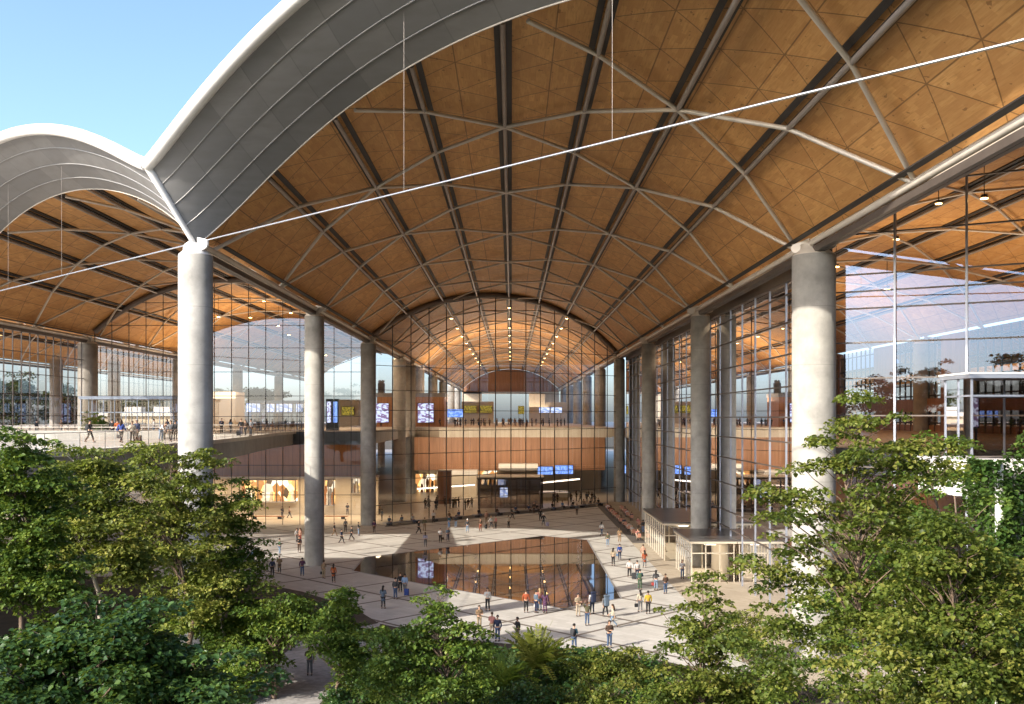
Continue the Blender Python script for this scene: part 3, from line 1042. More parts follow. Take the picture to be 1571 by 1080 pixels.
screen('right blue screen on the brown wall right of the glass lobby', 852, 879, 714, 727, 189.7, 'scr_b')
screen('blue screen seen through the right wall near the far corner', 958, 980, 714, 726, 183, 'scr_b')
screen('tall poster screen with red and blue blocks in the side gallery', 1119, 1128, 612, 652, 108, 'scr_ad', DECK)
screen('small white poster screen in the side gallery', 1163, 1172, 642, 658, 98, 'scr_w', DECK)
screen('slim poster screen at the gallery edge behind the column', 1084, 1088, 615, 651, 116, 'scr_ad', DECK)
screen('white poster screen close to the thick column, in the gallery', 1200, 1208, 642, 657, 90, 'scr_w', DECK)
screen('black notice screen with white rows hanging over the lower gallery', 1101, 1114, 711, 733, 112, 'scr_w', 5.9)
screen('tall blue poster in the lower gallery beyond the second right column', 1009, 1015, 690, 712, 160, 'scr_b', 5.9)
screen('tall poster screen with red blocks in the terrace box at far right', 1481, 1501, 606, 655, 60.5, 'scr_ad', DECK)
screen('bluish poster on the glass near the entrance boxes', 1156, 1162, 886, 902, 88, 'scr_b', .0)
screen('small white poster in the dark glass lobby', 767, 779, 748, 763, 166, 'scr_w', .0)

screen('bluish advertising panel above the glass lobby', 764, 775, 734, 744, 172.5, 'scr_w', 5.2)


def shop(label, px0, px1, py0, py1, Y, seed):
    a, b = at(px0, py1, Y), at(px1, py0, Y)
    rnd = random.Random(seed)
    r = thing('shop_window', label, 'shop', ((a.x + b.x) / 2, Y, a.z))
    d = 1.6
    MB().add([(a.x, Y + d, a.z), (b.x, Y + d, a.z), (b.x, Y + d, b.z), (a.x, Y + d, b.z)], [(0, 1, 2, 3)]).build('back_panel', M['shop'], r)
    MB().b2(a.x - .1, b.x + .1, Y - .05, Y + d, b.z, b.z + .15).build('lintel', M['grey'], r)
    MB().b2(a.x - .1, b.x + .1, Y - .05, Y + d, a.z - .1, a.z).build('sill', M['grey'], r)
    n = max(2, int((b.x - a.x) / 2.2))
    for i in range(n + 1):
        x = a.x + (b.x - a.x) * i / n
        MB().b2(x - .06, x + .06, Y - .04, Y + .08, a.z, b.z).build('frame', M['mull'], r)
    for i in range(n * 2):
        x = a.x + (b.x - a.x) * (i + rnd.uniform(.3, .7)) / (n * 2)
        h = rnd.uniform(.45, .8) * (b.z - a.z)
        m = rnd.choice(['woodlight', 'white', 'grey', 'cream'])
        MB().lathe([(.001, a.z + h), (.16, a.z + h - .1), (.28, a.z + h * .7), (.2, a.z + h * .4), (.34, a.z + .02)], (x, Y + .7), 10).build('mannequin', M[m], r)
    return r


shop('wide lit shop window under the deck, full of warm goods', 367, 453, 737, 770, 151.2, 1)
shop('narrow lit shop window between the two left columns', 496, 511, 737, 775, 151.0, 2)
shop('very narrow lit shop window right of the second left column', 540, 549, 733, 756, 151.1, 3)
shop('lit shop window deep in the hall, above the seated row', 634, 668, 727, 756, 198, 4)
shop('lit shop window deep in the hall, left of the glass lobby', 732, 763, 722, 744, 198, 5)
for a, b, y0, Y, lb in ((640, 728, 748, 176, 'thin white strip light across the ground floor, left of the glass lobby'), (829, 889, 739, 180, 'thin white strip light across the ground floor, right of the glass lobby')):
    p, q = at(a, y0 + 2, Y), at(b, y0 - 4, Y + 6)
    r = thing('strip_light', lb, 'light', tuple(p))
    MB().tube([p, q], .10, 6).build('tube', M['ledstrip'], r)
    MB().tube([p + Vector((0, .1, .14)), q + Vector((0, .1, .14))], .08, 6).build('housing', M['white'], r)
    for f in (.1, .5, .9):
        c = Vector(p).lerp(Vector(q), f)
        MB().tube([c + Vector((0, .1, .2)), (c.x, c.y + .1, DECK - 1.9 if c.y > 189 else c.z + 3)], .02, 5).build('hanger', M['mull'], r)
block('kiosk', 'cream', 'pale low kiosk on the ground floor right of the glass lobby', 829, 872, 756, 178, 5, 0, 'kiosk', 'white')
block('kiosk', 'cream', 'pale ground-floor kiosk left of the glass lobby, near the lit shop', 672, 731, 722, 186, 8, 0, 'kiosk', 'white')
block('kiosk', 'grey', 'grey-topped box above the glass lobby, left of the blue screens', 766, 824, 712, 186, 4, 5.1, 'kiosk', 'white')
p = at(682, 784, 172)
lc = thing('timber_cylinder', 'round brown timber core left of the glass lobby', 'core', (p.x, p.y, 0))
MB().lathe([(1.25, 0), (1.25, 5.6), (1.2, 5.7)], (p.x, p.y), 28).build('drum_panel', M['wood'], lc)
MB().lathe([(1.3, 5.7), (1.3, 5.85), (.001, 5.87)], (p.x, p.y), 28).build('drum_lid', M['grey'], lc)

# ------------------------------------------------------------------ benches, planters
def bench(label, c, L, rz, seatm='woodlight', h=.45, w=.55, planter=False, group=None):
    r = thing('bench', label, 'bench', (c[0], c[1], 0), group)
    ca, sa = math.cos(rz), math.sin(rz)
    MB().box((c[0], c[1], h - .05), (L, w, .1), rz).build('seat', M[seatm], r)
    for s in (-.36, .36):
        MB().box((c[0] + ca * L * s, c[1] + sa * L * s, (h - .1) / 2 + .006), (.55, w * .85, h - .112), rz).build('leg', M['black'], r)
    return r


def leafball(mb_pts, n, c, r, size, rnd):
    pass


b1 = gnd(408, 797)
bench('low timber bench on black blocks behind the glass, left of the column', (b1.x, 146, 0), 5.2, 0)
bench('low timber bench on black blocks behind the glass, right of the column', (at(507, 790, 146).x, 146, 0), 5.2, 0)
GD = math.atan2(B, W)
gx = [-15.5, -9.5, -3.5, 2.5, 8.5, 13.6]
gl_ = ['first', 'second', 'third', 'fourth', 'fifth', 'sixth']
for i, x in enumerate(gx):
    y = diag_y(x) - 4.2
    bench('%s long dark bench from the corner column along the foot of the great gable' % gl_[i], (x, y, 0), 6.4, GD, 'grey', .45, .8)
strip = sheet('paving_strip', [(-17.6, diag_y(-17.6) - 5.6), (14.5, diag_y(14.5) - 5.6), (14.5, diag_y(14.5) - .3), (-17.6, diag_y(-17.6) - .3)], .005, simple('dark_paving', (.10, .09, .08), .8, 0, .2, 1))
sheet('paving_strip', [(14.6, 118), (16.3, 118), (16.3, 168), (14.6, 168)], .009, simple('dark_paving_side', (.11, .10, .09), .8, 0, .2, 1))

# ------------------------------------------------------------------ foliage
def leaf_arrays(centers, radii, per, size, rnd, flat=.45, droop=.35, tone_mid=.5):
    """sprays of leaves around each centre"""
    P, A, T = [], [], []
    for (c, rr) in zip(centers, radii):
        n = max(4, int(per * (rr / max(radii)) ** 2))
        q = rnd.normal(size=(n, 3)) * .5
        q /= np.maximum(1, np.linalg.norm(q, axis=1, keepdims=True))
        q = q * rr
        q[:, 2] *= flat
        rad = np.linalg.norm(q[:, :2], axis=1)
        q[:, 2] -= droop * rad * rad / rr
        P.append(q + np.array(c))
        az = np.arctan2(q[:, 1], q[:, 0]) + rnd.normal(size=n) * .9
        A.append(az)
        T.append(np.clip(tone_mid + rnd.normal() * .20 + rnd.normal(size=n) * .24, 0, 1))
    return np.concatenate(P), np.concatenate(A), np.concatenate(T)


def leaf_mesh(name, P, A, T, size, rnd, mat, tilt=.45, width=.42):
    n = len(P)
    s = size * (0.5 + 1.0 * rnd.random(n) ** 1.3)
    pitch = -.25 + rnd.normal(size=n) * tilt
    roll = rnd.normal(size=n) * tilt
    d = np.stack([np.cos(A) * np.cos(pitch), np.sin(A) * np.cos(pitch), np.sin(pitch)], 1)
    side = np.stack([-np.sin(A), np.cos(A), np.zeros(n)], 1)
    up = np.cross(d, side)
    sd = side * np.cos(roll)[:, None] + up * np.sin(roll)[:, None]
    un = np.cross(d, sd)
    S = s[:, None]
    v = np.empty((n, 6, 3))
    v[:, 0] = P
    v[:, 1] = P + d * S * .33 + sd * S * width + un * S * .10
    v[:, 2] = P + d * S * .70 + sd * S * width * .62 + un * S * .06
    v[:, 3] = P + d * S - un * S * .10
    v[:, 4] = P + d * S * .70 - sd * S * width * .62 + un * S * .06
    v[:, 5] = P + d * S * .33 - sd * S * width + un * S * .10
    me = bpy.data.meshes.new(name)
    me.vertices.add(n * 6)
    me.vertices.foreach_set('co', v.astype(np.float32).ravel())
    base = (np.arange(n) * 6)[:, None]
    idx = np.concatenate([base + np.array([0, 1, 2, 3]), base + np.array([0, 3, 4, 5])], 1).astype(np.int32)
    me.loops.add(n * 8)
    me.loops.foreach_set('vertex_index', idx.ravel())
    me.polygons.add(n * 2)
    me.polygons.foreach_set('loop_start', (np.arange(n * 2) * 4).astype(np.int32))
    me.polygons.foreach_set('loop_total', np.full(n * 2, 4, dtype=np.int32))
    at_ = me.attributes.new('tone', 'FLOAT', 'FACE')
    at_.data.foreach_set('value', np.repeat(T, 2).astype(np.float32))
    me.materials.append(mat)
    me.update(calc_edges=True)
    me.validate()
    return me


DENS = .86


def make_tree(name, label, base, top, clumps, nspray, per, leaf, mat, bark='bark', seed=1, tr=.14, sr=(.7, 1.1), flat=.4, cat='tree', droop=.35, group=None, limbs=True, crown='crown', tilt=.45):
    """clumps: list of (cx,cy,cz,rx,ry,rz) ellipsoids in world coordinates; sprays are strewn inside them"""
    rnd = np.random.default_rng(seed)
    base = Vector(base)
    sr = (sr[0] * .72, sr[1] * .86)
    leaf *= .73
    per = int(per * 1.35)
    o = thing(name, label, cat, tuple(base), group)
    cs, rs = [], []
    vol = np.array([c[3] * c[4] * c[5] for c in clumps]) ** .75
    cnt = np.maximum(2, (nspray * DENS * vol / vol.sum()).astype(int))
    for (cx, cy, cz, rx, ry, rz), k in zip(clumps, cnt):
        for _ in range(k):
            u = rnd.normal(size=3)
            u /= np.linalg.norm(u)
            f = rnd.random() ** .36
            f *= 1 + .2 * rnd.normal()
            cs.append((cx + u[0] * rx * f, cy + u[1] * ry * f, cz + u[2] * rz * f))
            rs.append(rnd.uniform(*sr))
        for _ in range(max(1, k // 7)):                           # stray outer sprays
            u = rnd.normal(size=3)
            u /= np.linalg.norm(u)
            f = rnd.uniform(1.1, 1.45)
            cs.append((cx + u[0] * rx * f, cy + u[1] * ry * f, cz + abs(u[2]) * rz * f * .9))
            rs.append(rnd.uniform(*sr) * .75)
    P, A, T = leaf_arrays(cs, rs, per, leaf, rnd, flat * .5, droop)
    P = P - np.array(base)
    me = leaf_mesh(crown, P, A, T, leaf, rnd, mat, tilt)
    c = bpy.data.objects.new(crown, me)
    COL.objects.link(c)
    c.parent = o
    # trunk and limbs
    if limbs:
        mb = MB()
        T0 = Vector(top) - base
        path = []
        n = 9
        wob = [Vector((rnd.normal(), rnd.normal(), 0)) * tr * 1.1 for _ in range(n + 1)]
        for i in range(n + 1):
            f = i / n
            path.append(T0 * f + wob[i] * (f > 0))
        mb.tube(path, [tr * (1.25 if i == 0 else 1) * (1 - .86 * i / n) for i in range(n + 1)], 9)
        zmin = min(c_[2] for c_ in cs)
        for q in range(min(len(cs), 70)):
            tgt = Vector(cs[q]) - base
            f = max(.12, min(.96, (tgt.z - (.9 + .35 * rnd.random()) * math.hypot(tgt.x - T0.x * .6, tgt.y - T0.y * .6)) / max(.5, T0.z)))
            i = min(n - 1, int(f * n))
            s = path[i].lerp(path[i + 1], f * n - i)
            m1 = s.lerp(tgt, .35) + Vector((rnd.normal() * .12, rnd.normal() * .12, .18 * (tgt - s).length * .5))
            m2 = s.lerp(tgt, .7) + Vector((rnd.normal() * .12, rnd.normal() * .12, .12 * (tgt - s).length * .5))
            r0 = tr * (1 - .86 * f) * .55
            mb.tube([s, m1, m2, tgt], [r0, r0 * .7, r0 * .45, .008], 5, cap=False)
        mb.build('trunk', M[bark], None).parent = o
    return o


def P3(px, py, Y):
    return tuple(at(px, py, Y))


def cl(px, py, Y, rpx, rpy, ry=None):
    p = at(px, py, Y)
    k = Y / F
    return (p.x, p.y, p.z, rpx * k, ry if ry else rpx * k * .8, rpy * k)


def trunk_base(px, Y, z=.2):
    return ((px - 785) * Y / F, Y, z)


# right group (near)
Y = 25
make_tree('broadleaf_tree', 'slender tree with bright leaves in front of the thick concrete column', trunk_base(1312, Y), P3(1320, 640, Y),
          [cl(1330, 690, Y, 70, 60), cl(1400, 700, Y, 55, 55), cl(1262, 670, Y, 25, 35), cl(1310, 625, Y, 18, 30), cl(1215, 770, Y, 60, 60), cl(1330, 800, Y, 100, 70), cl(1200, 860, Y, 60, 70), cl(1270, 930, Y, 75, 70), cl(1190, 985, Y, 60, 80), cl(1380, 900, Y, 70, 80)],
          150, 210, .15, M['leaf_bright'], seed=3, tr=.13, sr=(.42, .80), flat=.42)
Y = 23
make_tree('broadleaf_tree', 'dense bright green tree filling the lower right corner', trunk_base(1480, Y), P3(1470, 760, Y),
          [cl(1450, 850, Y, 70, 60), cl(1530, 920, Y, 80, 110), cl(1440, 960, Y, 95, 80), cl(1400, 1040, Y, 110, 70), cl(1540, 1040, Y, 70, 80)],
          170, 240, .15, M['leaf_bright'], seed=5, tr=.13, sr=(.45, .85), flat=.45)
Y = 31
make_tree('broadleaf_tree', 'shadier tree behind the bright ones, with a bare leaning limb', trunk_base(1420, Y), P3(1430, 720, Y),
          [cl(1410, 780, Y, 95, 60), cl(1450, 700, Y, 40, 35), cl(1380, 860, Y, 110, 70), cl(1330, 970, Y, 90, 90), cl(1480, 900, Y, 80, 100)],
          150, 200, .17, M['leaf_mid'], seed=8, tr=.16, sr=(.6, 1.0), flat=.45)
Y = 34
make_tree('young_tree', 'pointed young tree right of the paved plaza, below the entrance boxes', trunk_base(1072, Y), P3(1078, 880, Y),
          [cl(1078, 905, Y, 24, 28), cl(1070, 955, Y, 48, 40), cl(1080, 1015, Y, 72, 55), cl(1045, 1065, Y, 70, 45), cl(1120, 1070, Y, 60, 50)],
          110, 190, .17, M['leaf_bright'], seed=11, tr=.10, sr=(.45, .8), flat=.45)
# centre
Y = 43
make_tree('young_tree', 'light green young tree at the lower middle with thin brown trunk', trunk_base(683, Y), P3(675, 915, Y),
          [cl(668, 930, Y, 32, 26), cl(690, 965, Y, 50, 32), cl(628, 985, Y, 62, 34), cl(715, 985, Y, 34, 28), cl(600, 1025, Y, 58, 38), cl(680, 1035, Y, 70, 40)],
          150, 165, .20, M['leaf_mid'], seed=14, tr=.11, sr=(.55, .95), flat=.45)
Y = 49
make_tree('young_tree', 'dark little tree between the path and the shaded paving', trunk_base(520, Y), P3(520, 915, Y),
          [cl(520, 930, Y, 26, 28), cl(515, 975, Y, 42, 34), cl(548, 1010, Y, 34, 36)],
          90, 170, .20, M['leaf_mid'], seed=16, tr=.10, sr=(.6, .95), flat=.45)
# left group
Y = 34
make_tree('broadleaf_tree', 'dark green tree at the left edge, topping the deck', trunk_base(30, Y), P3(30, 660, Y),
          [cl(40, 680, Y, 30, 36), cl(15, 730, Y, 62, 60), cl(60, 790, Y, 60, 60), cl(0, 850, Y, 80, 80), cl(70, 900, Y, 60, 60)],
          170, 210, .19, M['leaf_mid'], seed=21, tr=.17, sr=(.6, 1.0), flat=.4)
Y = 40
make_tree('broadleaf_tree', 'olive tree with pale forked trunk, second from the left', trunk_base(158, Y), P3(135, 700, Y), 
          [cl(130, 705, Y, 48, 28), cl(175, 745, Y, 62, 42), cl(95, 775, Y, 58, 42), cl(150, 815, Y, 80, 42), cl(80, 850, Y, 60, 36), cl(215, 860, Y, 50, 40)],
          170, 190, .21, M['leaf_olive'], 'bark_w', seed=23, tr=.19, sr=(.7, 1.15), flat=.36)
Y = 52
make_tree('broadleaf_tree', 'tall olive-green tree directly below the sunlit left column', trunk_base(300, Y), P3(265, 700, Y),
          [cl(225, 705, Y, 42, 26), cl(300, 720, Y, 46, 34), cl(250, 765, Y, 75, 42), cl(315, 800, Y, 60, 45), cl(235, 840, Y, 65, 42), cl(300, 900, Y, 75, 50)],
          190, 190, .22, M['leaf_olive'], seed=25, tr=.18, sr=(.75, 1.2), flat=.36)
Y = 54
make_tree('broadleaf_tree', 'mid-green tree reaching over the shaded edge of the paving', trunk_base(340, Y), P3(345, 760, Y),
          [cl(345, 775, Y, 42, 40), cl(365, 830, Y, 40, 42), cl(330, 880, Y, 60, 42), cl(375, 905, Y, 36, 40), cl(310, 960, Y, 70, 50), cl(380, 985, Y, 45, 45)],
          190, 180, .21, M['leaf_mid'], 'bark_w', seed=27, tr=.15, sr=(.7, 1.1), flat=.4)
Y = 30
make_tree('broadleaf_tree', 'large-leaved dark tree in the lower left corner', trunk_base(120, Y), P3(150, 930, Y),
          [cl(180, 950, Y, 85, 34), cl(60, 985, Y, 90, 40), cl(220, 1010, Y, 110, 50), cl(100, 1055, Y, 140, 50), cl(300, 1060, Y, 100, 45)],
          170, 170, .25, M['leaf_dark'], seed=29, tr=.16, sr=(.7, 1.15), flat=.35, tilt=.35)
Y = 52
make_tree('broadleaf_tree', 'bushy dark tree beside the gravel path, left of it', trunk_base(420, Y), P3(430, 930, Y),
          [cl(430, 945, Y, 50, 34), cl(385, 1000, Y, 46, 46), cl(455, 952, Y, 30, 22), cl(345, 1060, Y, 56, 50)],
          140, 170, .22, M['leaf_mid'], seed=31, tr=.13, sr=(.7, 1.1), flat=.42)

make_tree('broadleaf_tree', 'unseen tree added beside the viewpoint to shade the lower left trees', (-31, 8, 0), (-31, 8, 15),
          [(-31, 8, 15, 6, 6, 4), (-28, 5, 12, 5, 5, 4), (-35, 11, 11, 5, 5, 4), (-27, 11, 10, 4, 5, 4)], 200, 150, .45, M['leaf_mid'], seed=61, tr=.35, sr=(1.4, 2.2), flat=.5)  # added out of view to cast shade on the lower left foliage
bt = make_tree('broadleaf_tree', 'tree in the unseen row added behind the viewpoint to darken the glass reflection', (-10, -70, 0), (-10, -70, 12), [(-10, -70, 10, 7, 6, 5), (-14, -68, 7, 5, 5, 4), (-5, -72, 7, 5, 5, 4)], 220, 260, .42, M['leaf_far'], seed=71, tr=.35, sr=(1.5, 2.4), flat=.6, group='added tree row behind the viewpoint')
bt.scale = (1.7, 1.7, 1.7)  # row added out of view so the glass mirrors darker shapes
for x, y, k in ((-34, -66, 1.15), (12, -60, 1.0), (36, -50, 1.1), (60, -34, 1.0), (-58, -58, .95), (84, -20, 1.1)):
    c_ = copy_tree(bt)
    c_.location = (x, y, 0)
    c_.scale = (k * 1.75, k * 1.75, k * 1.75)
    c_.rotation_euler = (0, 0, x)
# shrubs in the bed
shr = [(600, 1060, 50, 46, 34, 'leaf_mid'), (650, 1070, 48, 60, 36, 'leaf_dark'), (735, 1010, 58, 40, 22, 'leaf_mid'), (735, 1060, 50, 46, 34, 'leaf_mid'), (790, 1070, 46, 50, 20, 'leaf_dark'),
       (895, 1022, 55, 36, 18, 'leaf_mid'), (930, 1012, 54, 40, 24, 'leaf_bright'), (965, 1020, 55, 34, 24, 'leaf_olive'), (860, 1072, 47, 50, 26, 'leaf_bright'), (930, 1065, 46, 70, 40, 'leaf_bright'), (1000, 1062, 46, 60, 40, 'leaf_mid'),
       (555, 1055, 53, 30, 36, 'leaf_dark'), (705, 1000, 60, 24, 16, 'leaf_dark'), (565, 975, 66, 26, 14, 'leaf_mid'), (528, 1078, 48, 26, 14, 'leaf_dark'), (1140, 960, 60, 30, 26, 'leaf_olive'), (1160, 1010, 50, 50, 50, 'leaf_mid'), (1240, 1050, 40, 60, 60, 'leaf_mid'), (470, 930, 70, 40, 22, 'leaf_dark')]
sl = ['rounded green shrub below the young tree, at its left', 'low dark shrub directly under the young tree', 'small green shrub at the paving edge right of the young tree', 'green shrub left of the spiky fan plant', 'dark shrub below the spiky fan plant',
      'flat green shrub under the man with the teal jacket', 'bright shrub below the person in the brown jacket', 'olive shrub at the corner of sunlit paving', 'bright low shrub at the bottom right of the fan plant', 'bright bushy shrub at the bottom, left of the pointed tree', 'green shrub at the foot of the pointed young tree',
      'dark shrub on the right side of the gravel path', 'tiny dark shrub at the paving edge by the two men', 'small green shrub in the shade at the paving corner', 'dark low shrub at the end of the gravel path', 'olive shrub with reddish tint below the entrance boxes', 'green shrub behind the pointed young tree', 'green shrub at the foot of the slender bright tree', 'dark shrub above the path beside the shaded paving']
for i, ((px, py, Y, a, b, m), lb) in enumerate(zip(shr, sl)):
    c = cl(px, py, Y, a, b)
    gz = .2
    zt = c[2]
    cc = [c, (c[0] - c[3] * .5, c[1], max(.5, c[2] - c[5] * .7), c[3] * .7, c[4], c[5] * .8), (c[0] + c[3] * .5, c[1], max(.5, c[2] - c[5] * .7), c[3] * .7, c[4], c[5] * .8), (c[0], c[1], max(.6, c[2] * .45), c[3] * .8, c[4] * .8, max(.5, c[2] * .4))]
    make_tree('shrub', lb, (c[0], c[1], gz), (c[0], c[1], max(.7, c[2])), cc, 60, 120, .19, M[m], seed=40 + i, tr=.05, sr=(.5, .85), flat=.5, cat='shrub', crown='foliage')


def fan_plant(label, base, n, L, seed, mat='leaf_bright'):
    rnd = np.random.default_rng(seed)
    o = thing('fan_palm', label, 'plant', base)
    for q in range(n):
        az = rnd.random() * 6.28
        el = rnd.uniform(.5, 1.35)
        l = L * rnd.uniform(.7, 1.1)
        d = Vector((math.cos(az) * math.cos(el), math.sin(az) * math.cos(el), math.sin(el)))
        s = d.cross(Vector((0, 0, 1))).normalized()
        P = [Vector(base) + d * l * f + Vector((0, 0, -.5 * l * f * f * (1.3 - el * .6))) for f in (0, .3, .6, .85, 1)]
        mb = MB()
        w = .02
        rows = [[p - s * w * k, p + s * w * k] for p, k in zip(P, (1, 1, .8, .5, .1))]
        mb.grid(rows)
        for i in range(1, 5):                                     # leaflets
            for f in (0, .33, .66):
                p = P[i - 1].lerp(P[i], f)
                for sg in (-1, 1):
                    tip = p + (s * sg * .75 + d * .6 + Vector((0, 0, -.15))) * .42 * (1.15 - i * .13)
                    mid = p.lerp(tip, .45) + Vector((0, 0, .03))
                    x = d * .07
                    mb.add([p, mid - x, tip, mid + x], [(0, 1, 2, 3)])
        ob = mb.build('frond', M[mat], o)
        at_ = ob.data.attributes.new('tone', 'FLOAT', 'FACE')
        at_.data.foreach_set('value', [float(np.clip(.78 + rnd.normal() * .15, 0, 1))] * len(ob.data.polygons))
    MB().tube([base, (base[0], base[1], base[2] + .35)], .10, 7).build('stem', M['bark'], o)


p = at(822, 1025, 54)
fan_plant('spiky fan plant with long bright fronds at the lower middle', (p.x, 54, 1.3), 95, 3.4, 2)
p = at(775, 1035, 52)
fan_plant('smaller spiky fan plant left of the big one', (p.x, 52, .9), 30, 2.5, 3, 'leaf_mid')

# ground cover in the bed
rnd = np.random.default_rng(99)
n = 52000
gxs = rnd.uniform(-34, 15, n)
gys = rnd.uniform(44, 70, n)
ok = (gys < 62.3 - np.maximum(0, gxs - 5) * .9) & ~((gxs > -15.8) & (gxs < -8.0))
ok |= (gxs < -17) & (gys < 90)
ok &= (gxs < 9)
P = np.stack([gxs[ok], gys[ok], .22 + rnd.random(ok.sum()) * .5], 1)
me = leaf_mesh('ground_cover', P, rnd.random(len(P)) * 6.28, np.clip(.35 + rnd.normal(size=len(P)) * .2, 0, 1), .3, rnd, M['leaf_dark'], .6)
o = bpy.data.objects.new('ground_cover', me)
COL.objects.link(o)
tag(o, 'low dark leafy ground cover in the planting bed', 'ground cover', None, 'stuff')

# ivy clad pier at far right
iv = thing('ivy_clad_pier', 'square pier wrapped in hanging ivy at the right edge', 'climbing plant', (23.6, 45, 0))
MB().b2(21.9, 26.5, 43.6, 45.6, 0, 12.6).build('pier', M['conc_d'], iv)
MB().b2(21.55, 21.8, 43.35, 43.6, 0, 13.1).build('white_post', M['white'], iv)
n = 26000
u = rnd.random(n)
zz = rnd.uniform(.3, 15.2, n)
fx = np.where(u < .62, rnd.uniform(21.3, 27, n), 21.3 + rnd.random(n) * .5)
fy = np.where(u < .62, 43.4 - rnd.random(n) ** 2 * .75, rnd.uniform(43.2, 46, n))
prof = 15.4 - .9 * np.abs(np.sin((fx - 21.3) * 1.7)) - np.maximum(0, 23 - fx) * 1.2
keep = zz < prof
xx = fx + .35 * np.sin(zz * 1.3 + fy)
P = np.stack([xx - 23.6, fy - 45 + .3 * np.sin(fx * 2.1 + zz * .4), zz], 1)[keep]
tn = np.clip(.45 + .22 * np.sin(fx * 2.3 + np.floor(zz * 1.4)) + rnd.normal(size=n) * .18, 0, 1)[keep]
A = rnd.normal(size=len(P)) * .8 - 1.57
me = leaf_mesh('ivy', P, A, tn, .22, rnd, M['leaf_ivy'], .35)
o = bpy.data.objects.new('ivy', me)
COL.objects.link(o)
o.parent = iv

# potted greenery on the deck by the column
for i, (px, py, Y, rx, rz, m, lb) in enumerate(((138, 648, 118, 14, 14, 'leaf_bright', 'yellow-green shrub on the deck right beside the column'), (150, 645, 122, 13, 13, 'leaf_mid', 'taller green shrub on the deck behind the walking person'), (160, 655, 116, 10, 9, 'leaf_dark', 'dark shrub on the deck at the end of the greenery'))):
    c = cl(px, py, Y, rx, rz)
    make_tree('shrub', lb, (c[0], c[1], DECK), (c[0], c[1], c[2]), [c, (c[0], c[1], DECK + .7, c[3], c[4], .7)], 40, 110, .17, M[m], seed=80 + i, tr=.05, sr=(.4, .6), flat=.6, cat='shrub', crown='foliage')

# far trees and low buildings beyond the halls
for i, (px, py, Y, rx, rz) in enumerate(((-40, 600, 250, 60, 34), (30, 606, 245, 48, 30), (95, 618, 262, 30, 22), (-110, 604, 240, 60, 32), (400, 606, 300, 26, 10), (345, 610, 320, 22, 10), (200, 626, 330, 40, 14))):
    c = cl(px, py, Y, rx, rz)
    make_tree('far_tree', ['large round tree far behind the left glass wall, at the picture edge', 'rounded dark tree far behind the left glass wall', 'small dark tree beyond the left glass, near the concrete column', 'dark tree far beyond the left glass, mostly outside the picture', 'tiny tree far behind the deck hall window', 'tiny tree top behind the pale block', 'low tree line clump beyond the low white building'][i], (c[0], c[1], 0), (c[0], c[1], c[2]), [c, (c[0], c[1], c[2] - c[5] * .9, c[3] * .7, c[4] * .8, c[5])], 70, 120, .9, M['leaf_far'], seed=120 + i, tr=.4, sr=(2.0, 3.4), flat=.7)
lb_ = thing('low_building', 'low pale building with flat roof far behind the deck lobby', 'building', (-120, 300, 0))
MB().b2(-126, -84, 300, 312, 0, 15.4).build('wall', M['cream'], lb_)
MB().b2(-127, -83, 299, 313, 15.4, 16.6).build('roof', M['white'], lb_)
for i in range(9):
    MB().b2(-124 + i * 4.5, -121.5 + i * 4.5, 299.85, 299.98, 9.5, 13.5).build('window', M['grey'], lb_)
for i in range(4):
    MB().b2(-120 + i * 9, -115 + i * 9, 303, 307, 16.6, 18.4).build('roof_unit', M['white'], lb_)
struct(MB().grid([[(x, 900, -5) for x in range(-900, 901, 60)], [(x, 960, 8 + 9 * mnoise.noise((x * .004, 3, 0))) for x in range(-900, 901, 60)], [(x, 1300, -5) for x in range(-900, 901, 60)]]).build('hills', M['earth']))

# ------------------------------------------------------------------ water jets in the pool
for px, py, h, lb in ((730, 905, 5.6, 'thin splashing water jet at the left of the pool'), (833, 903, 7.2, 'tallest splashing water jet in the middle of the pool'), (889, 870, 4.6, 'thin splashing water jet near the far right of the pool')):
    g = gnd(px, py)
    rnd_ = random.Random(px)
    mb = MB()
    for i in range(110):
        f = rnd_.random()
        sp = .12 + .55 * (1 - f) * rnd_.random()
        a = rnd_.random() * 6.28
        r_ = rnd_.uniform(.02, .055)
        mb.ball((g.x + math.cos(a) * sp, g.y + math.sin(a) * sp, .1 + h * .55 * f ** 1.2), r_, 5, 4)
    tag(mb.build('water_jet', M['glass_drop'] if 'glass_drop' in M else M['white']), lb, 'fountain', 'fountain jets in the pool', 'thing')

# ------------------------------------------------------------------ people
KOL = {'black': (.018, .018, .02), 'white': (.72, .70, .67), 'navy': (.02, .03, .075), 'grey': (.17, .17, .175), 'dark grey': (.05, .05, .055), 'beige': (.47, .37, .25), 'tan': (.34, .22, .12),
       'khaki': (.38, .29, .17), 'brown': (.10, .055, .032), 'orange': (.52, .13, .03), 'rust': (.42, .085, .025), 'yellow': (.60, .42, .03), 'teal': (.03, .10, .14), 'blue': (.03, .07, .30), 'light blue': (.25, .38, .58),
       'pink': (.58, .24, .20), 'peach': (.60, .34, .24), 'green': (.06, .12, .06), 'olive': (.13, .12, .06), 'red': (.35, .04, .03), 'purple': (.11, .04, .10), 'lavender': (.42, .40, .52), 'denim': (.07, .12, .22),
       'pale denim': (.24, .33, .45), 'cream': (.62, .55, .42), 'grey-blue': (.13, .18, .24), 'sand': (.52, .42, .30)}


KOL = {k: tuple(x * .62 for x in v) for k, v in KOL.items()}


